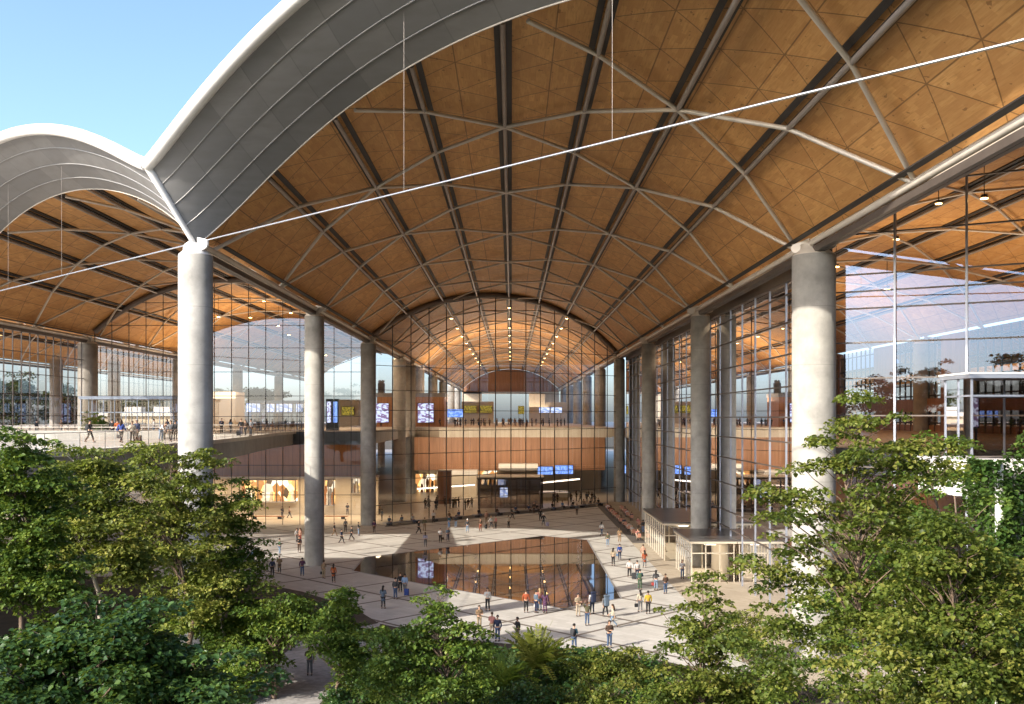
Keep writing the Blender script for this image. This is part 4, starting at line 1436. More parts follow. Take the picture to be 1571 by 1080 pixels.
def skin_mesh(name, verts, edges, radii, levels=1, post=None):
    me = bpy.data.meshes.new(name)
    me.from_pydata(verts, edges, [])
    ob = bpy.data.objects.new(name, me)
    COL.objects.link(ob)
    ob.modifiers.new('s', 'SKIN').use_smooth_shade = True
    for i, r in enumerate(radii):
        me.skin_vertices[0].data[i].radius = r if isinstance(r, tuple) else (r, r)
        me.skin_vertices[0].data[i].use_root = (i == 0)
    if levels:
        m = ob.modifiers.new('u', 'SUBSURF')
        m.levels = levels
        m.render_levels = levels
    dg = bpy.context.evaluated_depsgraph_get()
    out = bpy.data.meshes.new_from_object(ob.evaluated_get(dg))
    out.name = name
    bpy.data.objects.remove(ob)
    for p in out.polygons:
        p.use_smooth = True
    if post:
        post(out)
    return out


POSES = {
    'stand': dict(arm=[((.25, .03, 1.15), (.24, -.07, .90)), ((-.25, .03, 1.15), (-.24, -.07, .90))], leg=[((.10, -.01, .50), (.11, .02, .09)), ((-.10, -.01, .50), (-.12, .0, .09))]),
    'strap': dict(arm=[((.25, .05, 1.15), (.24, -.04, .90)), ((-.27, .02, 1.16), (-.12, -.19, 1.27))], leg=[((.10, -.03, .50), (.13, -.05, .09)), ((-.10, .0, .50), (-.11, .04, .09))]),
    'walk': dict(arm=[((.25, .12, 1.16), (.24, .14, .92)), ((-.25, -.06, 1.15), (-.22, -.26, .98))], leg=[((.10, -.17, .53), (.10, -.27, .12)), ((-.10, .05, .50), (-.10, .34, .17))]),
    'pull': dict(arm=[((.25, .0, 1.15), (.24, -.14, .93)), ((-.27, .14, 1.15), (-.29, .33, .94))], leg=[((.10, -.17, .53), (.10, -.27, .12)), ((-.10, .05, .50), (-.10, .34, .17))]),
    'phone': dict(arm=[((.25, .0, 1.14), (.07, -.25, 1.20)), ((-.25, .0, 1.14), (-.05, -.28, 1.17))], leg=[((.10, -.01, .50), (.11, .02, .09)), ((-.10, -.04, .50), (-.13, -.04, .09))]),
    'crossed': dict(arm=[((.26, -.03, 1.15), (-.05, -.20, 1.18)), ((-.26, -.03, 1.15), (.06, -.22, 1.14))], leg=[((.10, -.02, .50), (.12, .0, .09)), ((-.10, .0, .50), (-.11, .03, .09))]),
    'raise': dict(arm=[((.25, .03, 1.15), (.22, -.10, .92)), ((-.32, -.10, 1.52), (-.22, -.18, 1.78))], leg=[((.10, -.01, .50), (.12, .02, .09)), ((-.10, -.02, .50), (-.12, -.03, .09))]),
    'bend': dict(arm=[((.20, -.48, 1.0), (.16, -.60, .80)), ((-.20, -.48, 1.0), (-.16, -.62, .80))], leg=[((.10, -.06, .50), (.12, .04, .09)), ((-.10, .02, .50), (-.12, .10, .09))], lean=.42),
    'sit': dict(arm=[((.25, -.04, .74), (.12, -.30, .64)), ((-.25, -.04, .74), (-.10, -.30, .64))], leg=[((.11, -.44, .50), (.12, -.46, .09)), ((-.11, -.44, .50), (-.13, -.40, .09))], drop=.42),
}
PM = {}


def pose_meshes(key):
    if key in PM:
        return PM[key]
    p = POSES[key]
    dz = -p.get('drop', 0)
    ln = p.get('lean', 0)

    def T(v):                       # trunk point: lowered when seated, tipped forward when bending
        z = v[2] + dz
        if ln:
            k = max(0, v[2] - .95)
            return (v[0], v[1] - k * .86, .95 + k * .62)
        return (v[0], v[1], z)
    V, E, Rr = [], [], []

    def a(v, r, par=None):
        V.append(v)
        Rr.append(r)
        if par is not None:
            E.append((par, len(V) - 1))
        return len(V) - 1
    pel = a(T((0, 0, .95)), (.145, .105))
    spi = a(T((0, 0, 1.13)), (.125, .095), pel)
    che = a(T((0, .0, 1.33)), (.155, .105), spi)
    nb = a(T((0, .01, 1.46)), (.075, .065), che)
    ne = a(T((0, -.005, 1.52)), (.055, .058), nb)
    h1 = a(T((0, -.025, 1.585)), (.066, .082), ne)
    h2 = a(T((0, -.015, 1.67)), (.078, .097), h1)
    h3 = a(T((0, -.005, 1.735)), (.052, .066), h2)
    for s, (el, wr) in zip((1, -1), p['arm']):
        sh = a(T((.185 * s, .01, 1.40)), .062, che)
        e = a(el, .042, sh)
        w_ = a(wr, .028, e)
        d = (Vector(wr) - Vector(el)).normalized()
        side = d.cross(Vector((s, 0, .15))).normalized()
        if side.length < .1:
            side = Vector((0, 1, 0))
        nrm = d.cross(side).normalized()
        pm = a(tuple(Vector(wr) + d * .075), (.036, .020), w_)
        for q in range(4):
            o = side * (q - 1.5) * .021
            L = (.075, .086, .080, .062)[q]
            f1 = a(tuple(Vector(wr) + d * (.105 + L * .45) + o), .0095, pm)
            a(tuple(Vector(wr) + d * (.105 + L * .85) + o + nrm * s * .022), .008, f1)
        th = a(tuple(Vector(wr) + d * .055 + side * -.048), .011, pm)
        a(tuple(Vector(wr) + d * .095 + side * -.060 + nrm * s * .015), .009, th)
    for s, (kn, an) in zip((1, -1), p['leg']):
        hi = a((.088 * s, 0, .90 + dz), .088, pel)
        k = a(kn, .060, hi)
        c = a(tuple(Vector(kn).lerp(Vector(an), .35) + Vector((0, .015, 0))), .056, k)
        n_ = a(an, .038, c)
        a((an[0], an[1] - .13, max(.035, an[2] - .05)), (.036, .026), n_)
    hc = Vector(T((0, -.015, 1.655)))

    def face(me):
        bm = bmesh.new()
        bm.from_mesh(me)
        for v in bm.verts:
            q = v.co - hc
            if q.length < .16 and q.y < -.05 and v.co.z > hc.z - .13:
                if abs(q.x) < .022 and -.045 < q.z < .012:
                    v.co.y -= .020
                elif abs(abs(q.x) - .035) < .016 and 0 < q.z < .035:
                    v.co.y += .007
            if q.length < .14 and abs(q.x) > .066 and abs(q.y) < .03 and abs(q.z) < .035:
                v.co.x += .012 * (1 if q.x > 0 else -1)
        for f in bm.faces:
            f.material_index = 0
        for s in (1, -1):
            r = bmesh.ops.create_icosphere(bm, subdivisions=1, radius=.012, matrix=Matrix.Translation(hc + Vector((.033 * s, -.088, .012))))
            for v in r['verts']:
                for f in v.link_faces:
                    f.material_index = 1
        bm.to_mesh(me)
        bm.free()
    out = {}
    me = skin_mesh('body', V, E, Rr, 1, face)
    me.materials.append(M['skin'])
    me.materials.append(M['eye'])
    out['body'] = me
    # upper garment
    for nm in ('top', 'coat'):
        V, E, Rr = [], [], []
        pel = a(T((0, 0, .93)), (.168, .128))
        spi = a(T((0, 0, 1.13)), (.150, .118), pel)
        che = a(T((0, .0, 1.33)), (.178, .128), spi)
        a(T((0, .01, 1.445)), (.092, .085), che)
        for s, (el, wr) in zip((1, -1), p['arm']):
            sh = a(T((.190 * s, .01, 1.39)), .078, che)
            e = a(el, .058, sh)
            a(tuple(Vector(el).lerp(Vector(wr), .93)), .044, e)
        if nm == 'coat':
            if dz:
                a((0, -.22, .56), (.19, .12), pel)
            else:
                h = a((0, .0, .74), (.18, .15), pel)
                a((0, .0, .56), (.20, .17), h)
        me = skin_mesh('garment', V, E, Rr, 1)
        me.materials.append(M['skin'])
        out[nm] = me
    V, E, Rr = [], [], []
    pel = a((0, 0, .96 + dz), (.152, .118))
    for s, (kn, an) in zip((1, -1), p['leg']):
        hi = a((.090 * s, 0, .87 + dz), .098, pel)
        k = a(kn, .074, hi)
        a(tuple(Vector(kn).lerp(Vector(an), .95)), .060, k)
    me = skin_mesh('trousers', V, E, Rr, 1)
    me.materials.append(M['skin'])
    out['trousers'] = me
    for q, (kn, an) in enumerate(p['leg']):
        out['shoe%d' % q] = MB().ball((an[0], an[1] - .055, max(.045, an[2] - .035)), (.047, .135, .05), 8, 6).mesh('shoe', M['shoe'])
    for nm in ('short', 'long', 'cap', 'scarf'):
        mb = MB()
        rows = []
        n = 12
        for i in range(7):
            th = math.pi * (.02 + .62 * i / 6)
            row = []
            for k in range(n + 1):
                az = 2 * math.pi * k / n
                front = max(0, -math.sin(az))
                t2 = th * (1 - .42 * front ** 1.5)
                row.append((hc.x + .098 * math.sin(t2) * math.cos(az), hc.y + .012 + .115 * math.sin(t2) * math.sin(az), hc.z + .02 + .108 * math.cos(t2)))
            rows.append(row)
        mb.grid(rows)
        if nm in ('long', 'scarf'):
            mb.tube([hc + Vector((0, .06, .02)), hc + Vector((0, .095, -.10)), hc + Vector((0, .125, -.24)), hc + Vector((0, .12, -.34))], [.07, .085, .085, .03], 8)
        if nm == 'cap':
            mb.box((hc.x, hc.y - .14, hc.z + .055), (.14, .12, .015))
        out[nm] = mb.mesh('hair', M['eye'])
    PM[key] = out
    return out


HAIR = {'black': (.015, .012, .01), 'brown': (.05, .028, .015), 'blond': (.28, .19, .09), 'grey': (.3, .29, .28), 'white': (.7, .7, .68), 'dark': (.02, .016, .013)}


def part_obj(name, mesh, parent, mat, mi=0):
    o = bpy.data.objects.new(name, mesh)
    COL.objects.link(o)
    o.parent = parent
    o.material_slots[mi].link = 'OBJECT'
    o.material_slots[mi].material = mat
    return o


prnd = random.Random(5)


def person(loc, head, pose, top, bottom, hair, label, group=None, skin=None, scale=None):
    """top / bottom: (colour, garment name)"""
    pm = pose_meshes(pose)
    o = bpy.data.objects.new('person', None)
    COL.objects.link(o)
    o.location = loc
    o.rotation_euler = (0, 0, R(head))
    s = scale or prnd.uniform(.97, 1.05)
    o.scale = (s, s, s)
    o.empty_display_size = .3
    if len(label.split()) > 16:
        label = label.replace(' and %s %s,' % bottom, ',')
    tag(o, label, 'person', group, 'thing')
    sk_ = skin or prnd.choice(['skin', 'skin', 'skin2'])
    part_obj('body', pm['body'], o, M[sk_])
    g = top[1]
    part_obj(g.replace(' ', '_'), pm['coat' if g in ('coat', 'dress', 'long coat') else 'top'], o, cloth(top[0], KOL[top[0]]))
    part_obj(bottom[1].replace(' ', '_'), pm['trousers'], o, cloth(bottom[0], KOL[bottom[0]]))
    part_obj('shoe', pm['shoe0'], o, M['shoe'])
    part_obj('shoe', pm['shoe1'], o, M['shoe'])
    hk = hair[1]
    part_obj('hair' if hk in ('short', 'long') else hk if hk != 'scarf' else 'headscarf', pm[hk], o, cloth('hair ' + hair[0], HAIR[hair[0]]) if hair[0] in HAIR else cloth(hair[0], KOL[hair[0]]))
    return o


def local(o, v):
    a_ = o.rotation_euler.z
    return (o.location.x + v[0] * math.cos(a_) - v[1] * math.sin(a_), o.location.y + v[0] * math.sin(a_) + v[1] * math.cos(a_), o.location.z + v[2])


def rbox(c, size, bev=.04):
    bm = bmesh.new()
    bmesh.ops.create_cube(bm, size=1)
    for v in bm.verts:
        v.co = Vector((v.co.x * size[0] + c[0], v.co.y * size[1] + c[1], v.co.z * size[2] + c[2]))
    bmesh.ops.bevel(bm, geom=bm.edges[:], offset=bev, segments=2, affect='EDGES', profile=.6)
    me = bpy.data.meshes.new('shell')
    bm.to_mesh(me)
    bm.free()
    me.materials.append(M['black'])
    return me


BAGM = {}


def bag_meshes(kind):
    if kind in BAGM:
        return BAGM[kind]
    d = {}
    if kind == 'suitcase':
        d['case'] = rbox((0, 0, .34), (.40, .24, .56), .05)
        mb = MB().tube([(-.12, .09, .60), (-.12, .09, .98), (.12, .09, .98), (.12, .09, .60)], .012, 6)
        d['handle'] = mb.mesh('handle', M['grey'])
        for i, (x, y) in enumerate(((-.16, -.09), (.16, -.09), (-.16, .09), (.16, .09))):
            d['wheel%d' % i] = MB().ball((x, y, .035), (.02, .034, .034), 8, 5).mesh('wheel', M['black'])
    elif kind == 'backpack':
        d['sack'] = rbox((0, .08, 0), (.32, .19, .46), .07)
        d['pocket'] = rbox((0, .19, -.08), (.24, .07, .22), .03)
        d['strap'] = MB().tube([(-.11, .0, .2), (-.12, -.27, .15), (-.12, -.27, -.05), (-.13, .0, -.18)], .017, 5).mesh('strap', M['black'])
        d['strap2'] = MB().tube([(.11, .0, .2), (.12, -.27, .15), (.12, -.27, -.05), (.13, .0, -.18)], .017, 5).mesh('strap', M['black'])
    elif kind == 'trekking':
        d['sack'] = rbox((0, .14, .02), (.38, .28, .68), .09)
        d['bedroll'] = rbox((0, .15, .44), (.46, .2, .18), .08)
        d['strap'] = MB().tube([(-.11, .0, .2), (-.12, -.27, .15), (-.12, -.27, -.05), (-.13, .0, -.18)], .017, 5).mesh('strap', M['black'])
        d['strap2'] = MB().tube([(.11, .0, .2), (.12, -.27, .15), (.12, -.27, -.05), (.13, .0, -.18)], .017, 5).mesh('strap', M['black'])
    else:
        d['pouch'] = rbox((0, 0, -.34), (.36, .14, .28), .04)
        d['handle'] = MB().tube([(-.12, 0, -.22), (-.09, 0, -.03), (.09, 0, -.03), (.12, 0, -.22)], .012, 6).mesh('handle', M['black'])
    BAGM[kind] = d
    return d


def bag(kind, o, col, label):
    """a bag of its own beside, behind or on the back of a person"""
    if kind == 'suitcase':
        p = local(o, (-.34, .62, 0))
    elif kind in ('backpack', 'trekking'):
        p = local(o, (0, .11, 1.22 * o.scale.x))
    else:
        p = local(o, (.25, -.1, .86))
    r = bpy.data.objects.new({'trekking': 'trekking_backpack', 'handbag': 'handbag'}.get(kind, kind), None)
    COL.objects.link(r)
    r.location = p
    r.rotation_euler = o.rotation_euler
    tag(r, label, {'trekking': 'backpack', 'handbag': 'bag'}.get(kind, kind), None, 'thing')
    main = True
    for k, me in bag_meshes(kind).items():
        nm = me.name.split('.')[0] if k.rstrip('0123456789') in ('wheel', 'strap') else k
        nm = k.rstrip('0123456789')
        if nm in ('wheel', 'handle', 'strap'):
            q = bpy.data.objects.new(nm, me)
            COL.objects.link(q)
            q.parent = r
        else:
            part_obj(nm, me, r, cloth(col, KOL[col]))
    return r


J, T_, JA, SH, CO, DR, SW = 'jeans', 'trousers', 'jacket', 'shirt', 'coat', 'dress', 'sweater'
# px, py of the feet in the photograph, heading, pose, top, bottom, hair, where, bag
FOLK = [
    (381, 869, 60, 'stand', 'black', JA, 'black', T_, ('black', 'short'), 'left of the trio by the left trees', None),
    (388, 868, -20, 'stand', 'light blue', SH, 'navy', T_, ('dark', 'short'), 'middle of the trio by the left trees', None),
    (397, 868, -70, 'strap', 'brown', JA, 'black', T_, ('dark', 'short'), 'right of the trio by the left trees', None),
    (417.7, 885, 175, 'stand', 'navy', JA, 'black', T_, ('black', 'short'), 'back turned, left of the second column', None),
    (428.7, 880, 200, 'crossed', 'tan', CO, 'dark grey', T_, ('brown', 'short'), 'next to the dark back, left of the second column', None),
    (428.7, 851, 120, 'phone', 'green', JA, 'pale denim', J, ('dark', 'short'), 'alone in the sun, left of the second column', None),
    (459, 847, 10, 'strap', 'black', JA, 'brown', T_, ('black', 'short'), 'in the sun, touching the left side of the second column', None),
    (455.5, 832, 40, 'stand', 'white', SH, 'grey', T_, ('brown', 'short'), 'behind two others at the second column', None),
    (460.5, 833, -30, 'stand', 'peach', SH, 'red', T_, ('dark', 'long'), 'close by the left side of the second column', None),
    (463.7, 884, 190, 'strap', 'purple', JA, 'denim', J, ('black', 'short'), 'just in front of the second column', None),
    (496.7, 888, 160, 'strap', 'tan', JA, 'khaki', T_, ('brown', 'short'), 'with a black bag, right of the second column', ('handbag', 'black', 'black bag held by the tan jacket right of the second column')),
    (511.7, 894, 170, 'stand', 'orange', CO, 'black', T_, ('black', 'long'), 'right of the second column, in shade', None),
    (513, 823, 80, 'walk', 'black', JA, 'tan', T_, ('brown', 'short'), 'striding between the two left columns', None),
    (524, 834, 75, 'walk', 'navy', JA, 'black', T_, ('black', 'short'), 'walking in the sunny patch between the columns', None),
    (530, 816, -10, 'stand', 'grey', SW, 'dark grey', T_, ('black', 'short'), 'by the glass behind the walkers', None),
    (539.5, 829, -80, 'walk', 'black', JA, 'black', T_, ('dark', 'short'), 'walking in front of the corner column', None),
    (550, 821.5, 100, 'phone', 'black', SW, 'pale denim', J, ('dark', 'short'), 'holding a phone out beside the corner column', None),
    (574, 818, 190, 'stand', 'purple', SW, 'brown', T_, ('black', 'short'), 'just right of the corner column', None),
    (587.7, 934, 165, 'phone', 'grey-blue', CO, 'black', T_, ('black', 'long'), 'large figure at the left tip of the pool', None),
    (606.5, 919.5, 150, 'stand', 'dark grey', JA, 'denim', J, ('black', 'short'), 'at the left pool edge beside a blue suitcase', None),
    (614, 909, 200, 'stand', 'black', JA, 'black', T_, ('brown', 'short'), 'half hidden in the group at the left pool edge', None),
    (621, 912, 170, 'pull', 'light blue', SH, 'grey', T_, ('dark', 'short'), 'pulling a blue suitcase at the left pool edge', ('suitcase', 'blue', 'blue rolling suitcase at the left edge of the pool')),
    (642.4, 819.5, 70, 'walk', 'black', SW, 'black', T_, ('black', 'short'), 'all in dark, above the left half of the pool', None),
    (651.5, 815, 185, 'strap', 'olive', JA, 'tan', T_, ('brown', 'short'), 'behind the lavender shirt above the pool', None),
    (652.5, 839, 180, 'stand', 'lavender', SH, 'grey', T_, ('brown', 'long'), 'at the upper pool edge, mirrored in the water', None),
    (675.5, 832.5, 20, 'strap', 'white', SH, 'black', T_, ('brown', 'long'), 'with a dark bag at the upper pool edge', ('handbag', 'brown', 'dark brown bag held at the upper pool edge')),
    (687, 831, 30, 'crossed', 'grey-blue', JA, 'navy', T_, ('grey', 'short'), 'at the upper pool edge, right of the white shirt', None),
    (689, 810, -40, 'stand', 'teal', JA, 'denim', J, ('dark', 'short'), 'in shade just behind the upper pool edge pair', None),
    (699.4, 810, 200, 'phone', 'dark grey', JA, 'pale denim', J, ('black', 'short'), 'near the benches, right of the teal jacket', None),
    (665, 802, 190, 'stand', 'white', SH, 'black', T_, ('brown', 'short'), 'standing at the bench line under the gable', None),
    (717, 817, 0, 'stand', 'dark grey', JA, 'pale denim', J, ('white', 'cap'), 'in a white cap on the sunlit paving', None),
    (737, 815, 10, 'strap', 'brown', JA, 'rust', T_, ('brown', 'long'), 'in rust trousers on the sunlit paving', None),
    (746, 803.5, 30, 'stand', 'peach', SW, 'tan', T_, ('brown', 'short'), 'behind the group with the black suitcase', None),
    (753.5, 811.5, 60, 'pull', 'white', SH, 'dark grey', T_, ('blond', 'long'), 'pulling a black suitcase on the sunlit paving', ('suitcase', 'black', 'black rolling suitcase in front of the glass lobby')),
    (760.5, 811, -60, 'stand', 'pink', SH, 'black', T_, ('brown', 'short'), 'beside the black suitcase on sunlit paving', None),
    (780.3, 810, 50, 'strap', 'cream', SW, 'black', T_, ('black', 'long'), 'in the sun before the glass lobby', None),
    (785.7, 797, 80, 'walk', 'dark grey', JA, 'black', T_, ('black', 'short'), 'in the gable shade before the glass lobby', None),
    (819.3, 788, 10, 'stand', 'brown', JA, 'brown', T_, ('brown', 'short'), 'right end of the glass lobby, in shade', None),
    (829, 799, 180, 'stand', 'black', CO, 'black', T_, ('black', 'short'), 'tall dark figure at the lobby corner', None),
    (833.8, 807, 200, 'pull', 'black', CO, 'grey', T_, ('white', 'cap'), 'in a white hat with a pale suitcase', ('suitcase', 'lavender', 'pale rolling suitcase beside the white-hatted person')),
    (885, 790, 20, 'stand', 'grey', JA, 'brown', T_, ('black', 'short'), 'alone near the far paving corner', None),
    (923, 822.5, 130, 'walk', 'white', SH, 'denim', J, ('black', 'long'), 'walking away, right of the far pool corner', None),
    (932.3, 838.5, 185, 'stand', 'olive', JA, 'pale denim', J, ('brown', 'short'), 'right of the far pool corner, back turned', None),
    (950.7, 832, 170, 'strap', 'tan', JA, 'tan', T_, ('brown', 'long'), 'behind the blue jacket, right of the pool', None),
    (950.7, 859, 190, 'stand', 'blue', JA, 'navy', T_, ('brown', 'short'), 'on the sunny strip right of the pool', ('handbag', 'light blue', 'pale blue bag held by the bright blue jacket')),
    (940.7, 868, 150, 'stand', 'beige', JA, 'black', T_, ('black', 'long'), 'with long black hair, right of the pool', None),
    (989, 871, 185, 'strap', 'rust', CO, 'grey', T_, ('black', 'long'), 'on the paving border before the entrance boxes', None),
    (986.7, 862, 175, 'stand', 'peach', SW, 'beige', T_, ('brown', 'short'), 'behind the rust coat by the entrance boxes', None),
    (965.8, 887, 180, 'pull', 'white', SH, 'black', T_, ('black', 'short'), 'pulling a large black suitcase, right of pool', ('suitcase', 'dark grey', 'large black suitcase on the sunny strip right of the pool')),
    (977.5, 889, 185, 'walk', 'white', SH, 'navy', T_, ('black', 'short'), 'walking beside the suitcase puller', None),
    (981.7, 905, 170, 'strap', 'teal', JA, 'green', T_, ('black', 'short'), 'with a dark green backpack, right of pool', ('backpack', 'green', 'dark green backpack on the teal jacket right of the pool')),
    (1006.4, 905.5, 160, 'strap', 'dark grey', JA, 'pale denim', J, ('black', 'long'), 'with a red bag at the paving border', ('handbag', 'red', 'red shoulder bag at the right paving border')),
    (1021, 911, 200, 'phone', 'brown', JA, 'denim', J, ('brown', 'short'), 'rightmost pair on the paving border', None),
    (1046.7, 888, 10, 'phone', 'white', SH, 'denim', J, ('black', 'long'), 'standing before the nearer entrance box', None),
    (986.7, 818, 190, 'stand', 'dark grey', JA, 'light blue', J, ('dark', 'short'), 'at the back corner of the farther entrance box', None),
    (1018, 847, 90, 'walk', 'white', SH, 'beige', T_, ('dark', 'short'), 'inside the farther entrance box', None),
    (1078, 866, 0, 'stand', 'yellow', JA, 'brown', T_, ('dark', 'short'), 'inside the nearer entrance box', None),
    (982.3, 939, 190, 'strap', 'cream', SH, 'grey', T_, ('black', 'long'), 'with a brown shoulder bag and a black handbag', ('handbag', 'black', 'black handbag beside the cream shirt and yellow jacket')),
    (994.4, 942, 185, 'stand', 'yellow', JA, 'black', T_, ('black', 'short'), 'on the sunlit paving, lower right', None),
    (748, 937, 10, 'strap', 'white', SH, 'black', T_, ('black', 'long'), 'at the near pool edge, casting a long shadow', None),
    (735.3, 965.5, 20, 'crossed', 'tan', JA, 'khaki', T_, ('brown', 'short'), 'beside the top of the young tree', None),
    (754.8, 977, 160, 'phone', 'pink', SH, 'beige', T_, ('brown', 'short'), 'facing the navy top near the young tree', None),
    (763.4, 984, -20, 'stand', 'navy', SW, 'denim', J, ('black', 'short'), 'front of the pair near the young tree', None),
    (793.9, 985.5, -60, 'strap', 'black', JA, 'dark grey', J, ('black', 'short'), 'with a brown bag in the sunny foreground', ('handbag', 'brown', 'brown bag on the black jacket in the sunny foreground')),
    (807, 940, 175, 'stand', 'rust', JA, 'black', T_, ('brown', 'short'), 'left of the group at the near pool edge', None),
    (822.5, 940.5, 120, 'stand', 'grey-blue', JA, 'navy', J, ('dark', 'short'), 'with a white bag in the group at the pool', ('handbag', 'white', 'white carrier bag in the group at the near pool edge')),
    (828, 936, 200, 'stand', 'pink', SH, 'light blue', J, ('blond', 'long'), 'in the middle of the group at the pool', None),
    (836, 940.5, 160, 'stand', 'purple', DR, 'purple', T_, ('black', 'long'), 'right of the group at the near pool edge', None),
    (886.8, 945.5, 20, 'crossed', 'beige', SW, 'sand', T_, ('black', 'short'), 'all in beige by the near pool edge', None),
    (900.8, 959.5, 10, 'raise', 'olive', SW, 'denim', J, ('brown', 'short'), 'raising an arm by the hikers', None),
    (908.5, 941.5, 200, 'strap', 'white', SH, 'navy', J, ('dark', 'short'), 'with a huge navy trekking backpack', ('trekking', 'navy', 'huge navy trekking backpack near the pool corner')),
    (929, 947.5, 195, 'walk', 'grey', JA, 'black', T_, ('dark', 'short'), 'with a grey-topped trekking backpack', ('trekking', 'grey-blue', 'grey-blue trekking backpack, right one of the two')),
    (940, 963.5, -100, 'walk', 'cream', CO, 'pale denim', J, ('brown', 'long'), 'below the right hiker', None),
    (880.7, 998, 150, 'phone', 'teal', JA, 'denim', J, ('black', 'short'), 'nearest on the sunlit paving, with a backpack', ('backpack', 'dark grey', 'dark backpack on the nearest teal jacket')),
    (934.9, 994, 15, 'phone', 'brown', JA, 'denim', J, ('brown', 'long'), 'nearest the pointed young tree', None),
    (475, 1036, 5, 'strap', 'brown', JA, 'grey', T_, ('brown', 'long'), 'walking alone on the shaded gravel path', None),
    (443, 998, 190, 'stand', 'pink', SH, 'beige', T_, ('brown', 'short'), 'half hidden in the trees by the path', None),
]
nick = {SW: 'sweater', JA: 'jacket', SH: 'shirt', CO: 'coat', DR: 'dress'}
for px, py, hd, po, tc, tn, bc, bn, hr, where, bg in FOLK:
    g = gnd(px, py, .006)
    if py > 995 and px < 500:
        g = gnd(px, py, .234)
    o = person(g, hd, po, (tc, tn), (bc, bn), hr, 'person in %s %s and %s %s, %s' % (tc, tn, bc, bn, where))
    if bg:
        bag(bg[0], o, bg[1], bg[2])
# on the deck
DECKF = [
    (137.6, 679.5, 80, 'walk', 'black', JA, 'black', T_, ('black', 'short'), 'walking right, leftmost on the deck', ('backpack', 'dark grey', 'dark backpack of the leftmost walker on the deck')),
    (172, 672.5, 180, 'stand', 'black', JA, 'dark grey', T_, ('black', 'short'), 'behind the low wall on the deck, left of the orange one', None),
    (180, 672.5, 190, 'stand', 'orange', JA, 'denim', J, ('dark', 'short'), 'on the deck before the glass entrance lobby', None),
    (186, 680, 170, 'walk', 'blue', JA, 'dark grey', T_, ('brown', 'long'), 'on the deck with a dark bag', ('handbag', 'dark grey', 'dark bag of the blue jacket on the deck')),
    (203, 681, 30, 'strap', 'cream', SW, 'black', T_, ('brown', 'short'), 'left half of the couple with a suitcase on deck', None),
    (210, 680.5, -20, 'pull', 'navy', JA, 'black', T_, ('grey', 'short'), 'right half of the couple on deck', ('suitcase', 'dark grey', 'dark rolling suitcase of the couple on the deck')),
    (247, 676, 60, 'bend', 'white', SH, 'pale denim', J, ('brown', 'short'), 'bending forward on the deck', None),
    (262, 678.5, 10, 'walk', 'grey', SH, 'dark grey', J, ('dark', 'short'), 'on the deck just left of the tall column', None),
    (269, 676.5, 170, 'stand', 'black', JA, 'black', T_, ('dark', 'short'), 'on the deck, half behind the tall column', None),
    (370, 669, 10, 'pull', 'black', JA, 'navy', T_, ('brown', 'short'), 'left of the trio between the columns on the deck', ('suitcase', 'black', 'black rolling suitcase of the trio on the deck edge')),
    (376.5, 668.5, -10, 'walk', 'brown', JA, 'black', T_, ('dark', 'long'), 'middle of the trio between the columns on the deck', None),
    (385, 669, -40, 'stand', 'grey', SW, 'dark grey', T_, ('dark', 'short'), 'right of the trio between the columns on the deck', None),
    (56, 668, 150, 'stand', 'dark grey', JA, 'black', T_, ('black', 'short'), 'at the far left end of the deck', None),
]
for px, py, hd, po, tc, tn, bc, bn, hr, where, bg in DECKF:
    o = person(gnd(px, py, DECK + .002), hd, po, (tc, tn), (bc, bn), hr, 'person in %s %s and %s %s, %s' % (tc, tn, bc, bn, where))
    if bg:
        bag(bg[0], o, bg[1], bg[2])

cols = ['black', 'navy', 'grey', 'dark grey', 'white', 'brown', 'beige', 'grey-blue', 'olive', 'tan', 'denim', 'black']


def crowd(n, xr, yr, z, label, group, seed, pose=('stand', 'walk', 'strap', 'phone')):
    rr = random.Random(seed)
    for i in range(n):
        person((rr.uniform(*xr), rr.uniform(*yr), z), rr.uniform(0, 360), rr.choice(pose), (rr.choice(cols), rr.choice([JA, SW, SH])), (rr.choice(['black', 'denim', 'dark grey', 'navy']), T_), (rr.choice(['black', 'brown', 'dark']), rr.choice(['short', 'short', 'long'])), label, group)


crowd(44, (-17, 13), (196, 240), DECK, 'tiny person in the crowd on the upper hall floor, seen through the great gable', 'crowd on the upper hall floor', 1)
crowd(10, (-30, -22), (190, 215), DECK, 'tiny person in front of the pale wall with the yellow board', 'people by the wall with the yellow board', 2)
for i, (px, py, Y) in enumerate(((335, 655, 140), (392, 656, 141), (405, 657, 142), (414, 658, 143), (434, 657, 144), (446, 656, 142))):
    person((at(px, 0, Y).x, Y + 1.5, DECK), 40 * i, ('stand', 'strap', 'walk')[i % 3], (('black', 'black', 'navy', 'tan', 'dark grey', 'grey')[i], JA), ('dark grey', T_), ('dark', 'short'), 'person in %s jacket behind the deck glass, %s' % (('black', 'black', 'navy', 'tan', 'dark grey', 'grey')[i], ('by the pale block', 'under the blue-white screens at left', 'in front of the blue booth', 'right of the navy figure by the booth', 'at the middle of the blue booth', 'at the right of the blue booth')[i]))
crowd(9, (-55, -34), (115, 126), DECK, 'person waiting on the deck in front of the glass entrance lobby, behind the far handrail', 'people before the deck lobby', 6)
